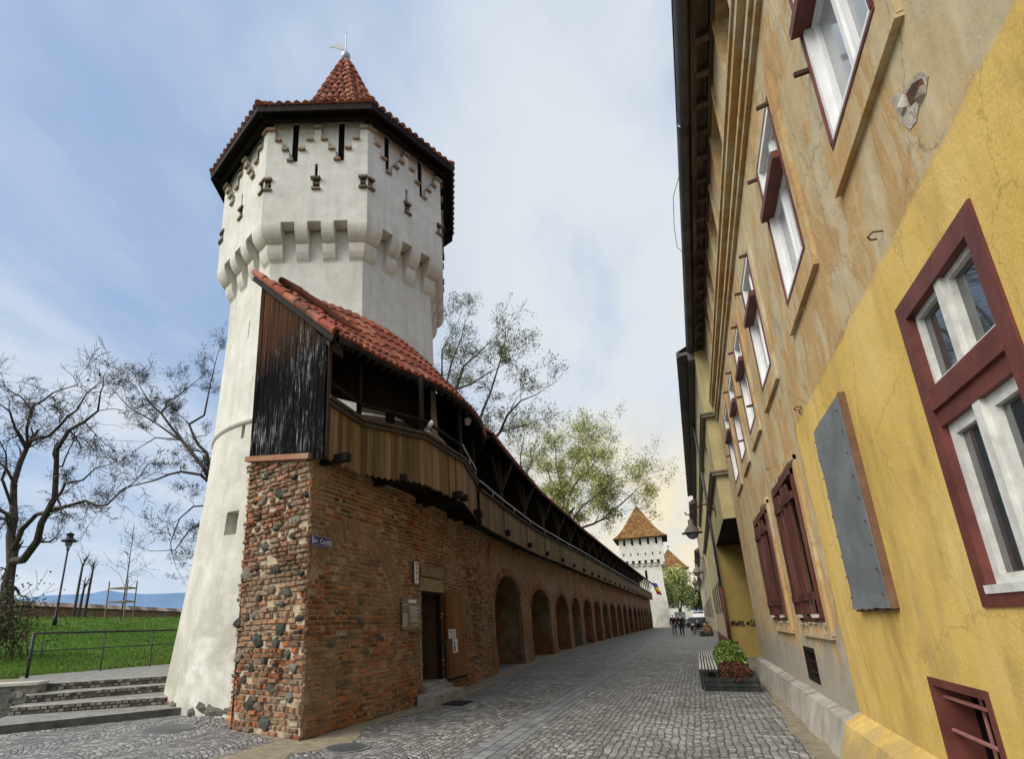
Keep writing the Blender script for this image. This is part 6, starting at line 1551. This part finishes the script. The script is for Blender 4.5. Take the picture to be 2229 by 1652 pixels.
tree('slim tree with thin pale green foliage between the two larger trees behind the gallery roof', 45, (b0.x, 45, lawnz(b0.x)-.1),
     [([V((b0.x, 45, lawnz(b0.x)-.1)), (1138, 1100), (1138, 1040)], .35, .2), ([(1138, 1040), (1132, 995), (1141, 949)], .16, .04), ([(1138, 1060), (1115, 1020), (1095, 975)], .14, .04), ([(1138, 1050), (1160, 1010), (1165, 965)], .12, .04)], 41, .2, 4, (1, .08, LG+MG, .3), 2.1, None, .1, 1.0, 'park_tree', False, (2, 4), 2.0)
b0 = on_y(1235, 1260, 50)
tree('large spreading tree with fresh yellow green leaves above the middle of the gallery roof', 50, (b0.x, 50, lawnz(b0.x)-.1),
     [([V((b0.x, 50, lawnz(b0.x)-.1)), (1235, 1200), (1235, 1140)], .6, .4), ([(1235, 1140), (1239, 1071), (1263, 1040), (1294, 1010), (1324, 973)], .26, .05), ([(1235, 1150), (1205, 1092), (1196, 1040), (1187, 988)], .22, .05), ([(1235, 1130), (1222, 1060), (1210, 1010), (1208, 960)], .2, .05),
      ([(1240, 1160), (1290, 1140), (1315, 1128), (1354, 1095), (1385, 1065), (1412, 1045)], .2, .04), ([(1239, 1071), (1250, 1020), (1262, 975)], .14, .04), ([(1300, 1135), (1340, 1120), (1370, 1110)], .1, .03), ([(1290, 1010), (1310, 1030), (1345, 1040)], .1, .03), ([(1235, 1150), (1270, 1100), (1300, 1075), (1330, 1050)], .16, .04)], 53, .3, 4, (4, .08, LG, .40), 2.7, None, .1, .75, 'park_tree', False, (2, 4), 4.0)
b0 = on_y(1465, 1362, 118)
def far_tree(x, y, h, w_, lab, pal, seed, n=4200, tr=.25, sz=.22):
    R = random.Random(seed); t = thing('street_tree', lab, 'tree', (x, y, 0), 'green trees at the end of the street'); mb = MB()
    for k in range(5):
        a = R.uniform(0, 6); mb.tube([V((x, y, 0)), V((x+cos(a)*.5, y+sin(a)*.5, h*.25)), V((x+cos(a)*w_*.25, y+sin(a)*w_*.25, h*.6))], [tr, tr*.6, tr*.2], 6)
    mb.build('trunk', M['bark'], t); lb = MB(); cl = [(V((R.uniform(-1, 1)*w_*.33, R.uniform(-1, 1)*w_*.33, h*R.uniform(.38, .85))), R.uniform(.2, .34)*w_) for _ in range(14)]
    for _ in range(n):
        c, r = R.choice(cl); d = V((R.gauss(0, 1), R.gauss(0, 1), R.gauss(0, 1))).normalized()*r*R.random()**.4; o = V((x, y, 0))+c+d; s = V((R.uniform(-1, 1), R.uniform(-1, 1), R.uniform(-1, 1))).normalized(); b = s.orthogonal().normalized(); g = R.uniform(.6, 1.3); q = R.choice(pal)
        lb.add([o-s*sz, o+b*sz*.6, o+s*sz, o-b*sz*.6], [(0, 1, 2, 3)], tuple(v*g for v in q))
    lb.build('crown', M['leaf'], t)
far_tree(-5.2, 112, 10.8, 5.2, 'pale green tree standing close beside the distant square tower', LG, 1); far_tree(-3.2, 118, 11.6, 6.2, 'bushier pale green tree in the centre of the street end', LG, 2)
far_tree(.6, 130, 9.0, 5.5, 'darker green tree at the right end of the street by the far houses', [(.07, .10, .03), (.12, .15, .04), (.05, .07, .02)], 3); far_tree(3.2, 150, 10, 7, 'dark green tree farthest back behind the parked cars', [(.06, .09, .03), (.09, .12, .04)], 4)
# sapling with stakes
def sapling(px, py, y, h, lab, stakes=True):
    g = on_y(px, py, y); bx, bz = g.x, lawnz(g.x); t = thing('sapling', lab, 'young tree', (bx, y, bz)); mb = MB(); tips = []; R = random.Random(int(px)); base = V((bx, y, bz))
    top = base+V((.15, 0, h)); mb.tube([base, base.lerp(top, .5)+V((.05, 0, 0)), top], [.05, .035, .012], 6)
    for k in range(16):
        f = .3+.65*k/16; a = R.uniform(0, 6.3); grow(mb, tips, base.lerp(top, f), V((cos(a), sin(a), .7)).normalized(), h*.28*(1.2-f), .018, 1, R, .25, .1, (2, 3))
    mb.build('trunk', M['bark'], t); lb = MB()
    for p, d in tips:
        for _ in range(2): o = p+V((R.uniform(-1, 1), R.uniform(-1, 1), R.uniform(-1, 1)))*.08; s = V((R.uniform(-1, 1), 0, R.uniform(-1, 1))).normalized()*.05; b = V((s.z, .02, -s.x)); lb.add([o-s, o+b*.5, o+s, o-b*.5], [(0, 1, 2, 3)], R.choice([(.12, .10, .06), (.10, .13, .04)]))
    lb.build('crown', M['leaf'], t)
    if stakes:
        s_ = thing('tree_stakes', 'pale wooden stakes with crossbars guarding the young tree on the lawn', 'tree guard', base); mb = MB()
        co = [(-.9, -.5), (-.45, .5), (.5, .5), (.95, -.5)]
        for a, b in co: mb.bar(base+V((a, b, -.1)), base+V((a, b, 2.6)), .06, .06)
        for z in (1.2, 2.1):
            for (a, b), (c, d) in zip(co, co[1:]+co[:1]): mb.bar(base+V((a, b, z)), base+V((c, d, z)), .05, .08)
        mb.build('stakes', simple('stake_wood', (.22, .16, .09), .9), s_)
sapling(262, 1352, 25, 6.5, 'young tree with reddish buds tied between wooden stakes on the lawn')
# pollarded stumps
for i, (px, py, y, h, lab) in enumerate(((163, 1322, 30, 3.6, 'tallest bare pollard sticking up over the far brick wall'), (187, 1322, 31, 3.2, 'second bare pollard with twiggy top over the far brick wall'), (174, 1322, 30.5, 1.7, 'short crooked pollard between the two taller ones'))):
    p = on_y(px, py, y); t = thing('pollard_tree', lab, 'tree', (p.x, y, 3.2)); mb = MB(); b = V((p.x, y, 3.2)); R = random.Random(i); tips = []
    mb.tube([b, b+V((.1, 0, h*.5+1)), b+V((.2, 0, h+.8))], [.12, .10, .08], 8)
    for _ in range(6): grow(mb, tips, b+V((.2, 0, h+.7)), V((R.uniform(-.7, .7), R.uniform(-.5, .5), 1)).normalized(), 1.0, .05, 1, R, .3, .1)
    mb.build('trunk', M['bark'], t)
# ================================================================ PARK WALL, LAMP, RAILING
WA, WB = V((-44.5, 7, 0)), V((-64.5, 62, 0)); F, Ln = frame(WA, WB); F = (F[0], F[1], F[2], F[3])
pw = thing('park_wall', 'long low brick wall with a tiled coping at the far side of the lawn', 'wall', WA)
mb = MB(); mb.fbox(F, 0, Ln, -.3, .3, 2.6, 4.28, (1, 1, 1)); mb.build('brick_body', M['brickproc'], pw)
mb = MB(); u = 0
while u < Ln:
    l = rnd.uniform(.5, 1.3); g = rnd.choice([(.42, .30, .22), (.16, .11, .08), (.30, .20, .14), (.5, .38, .3), (.2, .15, .11)]); 
    P_ = lambda uu, n, z: F[0]+F[1]*uu+F[2]*n+V((0, 0, z))
    for s in (-1, 1): mb.quad(P_(u, s*.55, 4.25), P_(u+l, s*.55, 4.25), P_(u+l+.15, 0, 4.68), P_(u+.15, 0, 4.68), g)
    u += l
mb.fbox(F, 0, Ln, -.5, .5, 4.2, 4.25, (.05, .04, .03)); mb.build('tile_coping', M['stonework'], pw)
# park lamp
g = on_y(117, 1368, 17.8); bz = lawnz(g.x); top = on_y(147, 1186, 17.8)
t = thing('park_lamp', 'tall slim black park lamp post standing on the lawn', 'street lamp', (g.x, 17.8, bz)); p0 = V((g.x, 17.8, bz)); p1 = V((g.x+.12, 17.8, top.z-.28))
mb = MB(); mb.tube([p0, p0.lerp(p1, .12), p0.lerp(p1, .13), p0.lerp(p1, .3), p0.lerp(p1, .31), p1], [.11, .10, .075, .07, .055, .045], 10); mb.build('post', M['iron'], t, True)
mb = MB(); mb.lathe(p1, [(.05, -.05), (.09, .0), (.05, .06), (.08, .12)], 12); 
for k in range(4): a = k*pi/2; mb.tube([p1+V((cos(a)*.07, sin(a)*.07, .08)), p1+V((cos(a)*.17, sin(a)*.17, .22)), p1+V((cos(a)*.20, sin(a)*.20, .45))], .012, 5)
mb.build('bracket', M['iron'], t)
mb = MB(); mb.lathe(p1, [(.38, .43), (.38, .47), (.26, .56), (.17, .62), (.16, .78), (.2, .80), (.18, .86), (.05, .92), (.0, .96)], 18); mb.build('lamp_hood', M['iron'], t, True)
mb = MB(); mb.lathe(p1, [(.08, .16), (.16, .3), (.19, .42)], 12); mb.build('lamp_glass', M['curtain'], t, True)
# railing
r0, r1 = on_z(*z5(178, 1115), .62), on_z(*z5(1180, 1000), .58); r0 = V((-14.7, 8.25, .62)); 
tp = r0+V((0, 0, 1.0)); rr_ = ray(378, 1372); q = rr_*(12.6/rr_.y)+V((0, 0, H)); e1 = V((q.x, q.y, .58))
dirr = (V((q.x, q.y, 0))-V((r0.x, r0.y, 0))).normalized(); LL = (V((q.x, q.y, 0))-V((r0.x, r0.y, 0))).length+3
t = thing('handrail', 'black iron railing with two rails along the edge of the lawn by the steps', 'railing', r0)
mb = MB(); zt = 1.60
a, b = V((r0.x, r0.y, zt)), V((r0.x, r0.y, zt))+dirr*LL
mb.tube([a, b], .026, 8); mb.build('top_rail', M['iron'], t, True)
mb = MB(); mb.tube([a-V((0, 0, .42)), b-V((0, 0, .42))], .014, 6); mb.build('middle_rail', M['iron'], t, True)
for k, u in enumerate((0, 1.95, 3.6, 5.3)):
    p = V((r0.x, r0.y, 0))+dirr*u; mb = MB(); rr2 = .038 if k == 0 else .014; mb.tube([p+V((0, 0, .5)), p+V((0, 0, zt))], rr2, 8)
    if k == 0: mb.lathe(p, [(.06, 1.0), (.06, 1.04), (.04, 1.05)], 10)
    mb.build('post', M['iron'], t, True)
# cable
mb = MB(); c0 = on_y(-20, 926, 19); c1 = on_y(330, 962, 24); pts = [c0.lerp(c1, i/20)+V((0, 0, -.25*sin(pi*i/20))) for i in range(21)]; mb.tube(pts, .014, 5); tag(mb.build('overhead_cable', M['iron']), 'thin black cable crossing the sky between the two bare trees', 'cable')
# wire hoop off the gutter
mb = MB(); g0 = V((.84, 9.3, 9.3)); mb.tube([V((.84, 11.5, 9.32)), V((.74, 11.2, 9.25)), V((.70, 10.4, 9.2)), V((.72, 9.6, 9.25)), V((.84, 9.2, 9.32))], .006, 5); tag(mb.build('loose_wire', M['iron']), 'loose thin wire looping out from the roof gutter of the near house', 'wire')
# shrub at the left edge
t = thing('shrub', 'scrubby half bare bush at the left edge below the big tree', 'bush', (-21.5, 10.2, lawnz(-21.5))); R = random.Random(9); mb = MB(); lb = MB(); tips = []
for k in range(46):
    b = on_y(R.uniform(-60, 40), 1420, 10.5); b = V((b.x+R.uniform(-1, 1), 10.3+R.uniform(-1, 1), lawnz(b.x)-.05)); grow(mb, tips, b, V((R.uniform(-.4, .5), R.uniform(-.4, .4), 1)).normalized(), R.uniform(.8, 1.6), .02, 2, R, .22, .15, (2, 4))
for p, d in tips:
    for _ in range(2):
        if R.random() < .75: o = p+V((R.uniform(-1, 1), R.uniform(-1, 1), R.uniform(-1, .2)))*.25; s = V((R.uniform(-1, 1), R.uniform(-1, 1), R.uniform(-1, 1))).normalized()*.045; b = s.orthogonal(); c = R.choice([(.09, .12, .03), (.16, .17, .06), (.13, .09, .04), (.05, .07, .02)]); lb.add([o-s, o+b*.6, o+s, o-b*.6], [(0, 1, 2, 3)], c)
mb.build('stems', M['bark'], t); lb.build('leaves', M['leaf'], t)
# debris by the tower foot
mb = MB(); R = random.Random(4)
for _ in range(260):
    p = on_z(R.uniform(420, 520), R.uniform(1553, 1585), 0); s = R.uniform(.008, .03); g = R.uniform(.15, .4); mb.lathe((p.x, p.y, 0), [(s, 0), (s*.8, s*.7), (0, s)], 5, (g, g*.97, g*.9), R.random()*3)
tag(mb.build('gravel', M['stonework']), 'loose stone chips scattered between the steps, the white tower and the brick pier', 'gravel', kind='stuff')
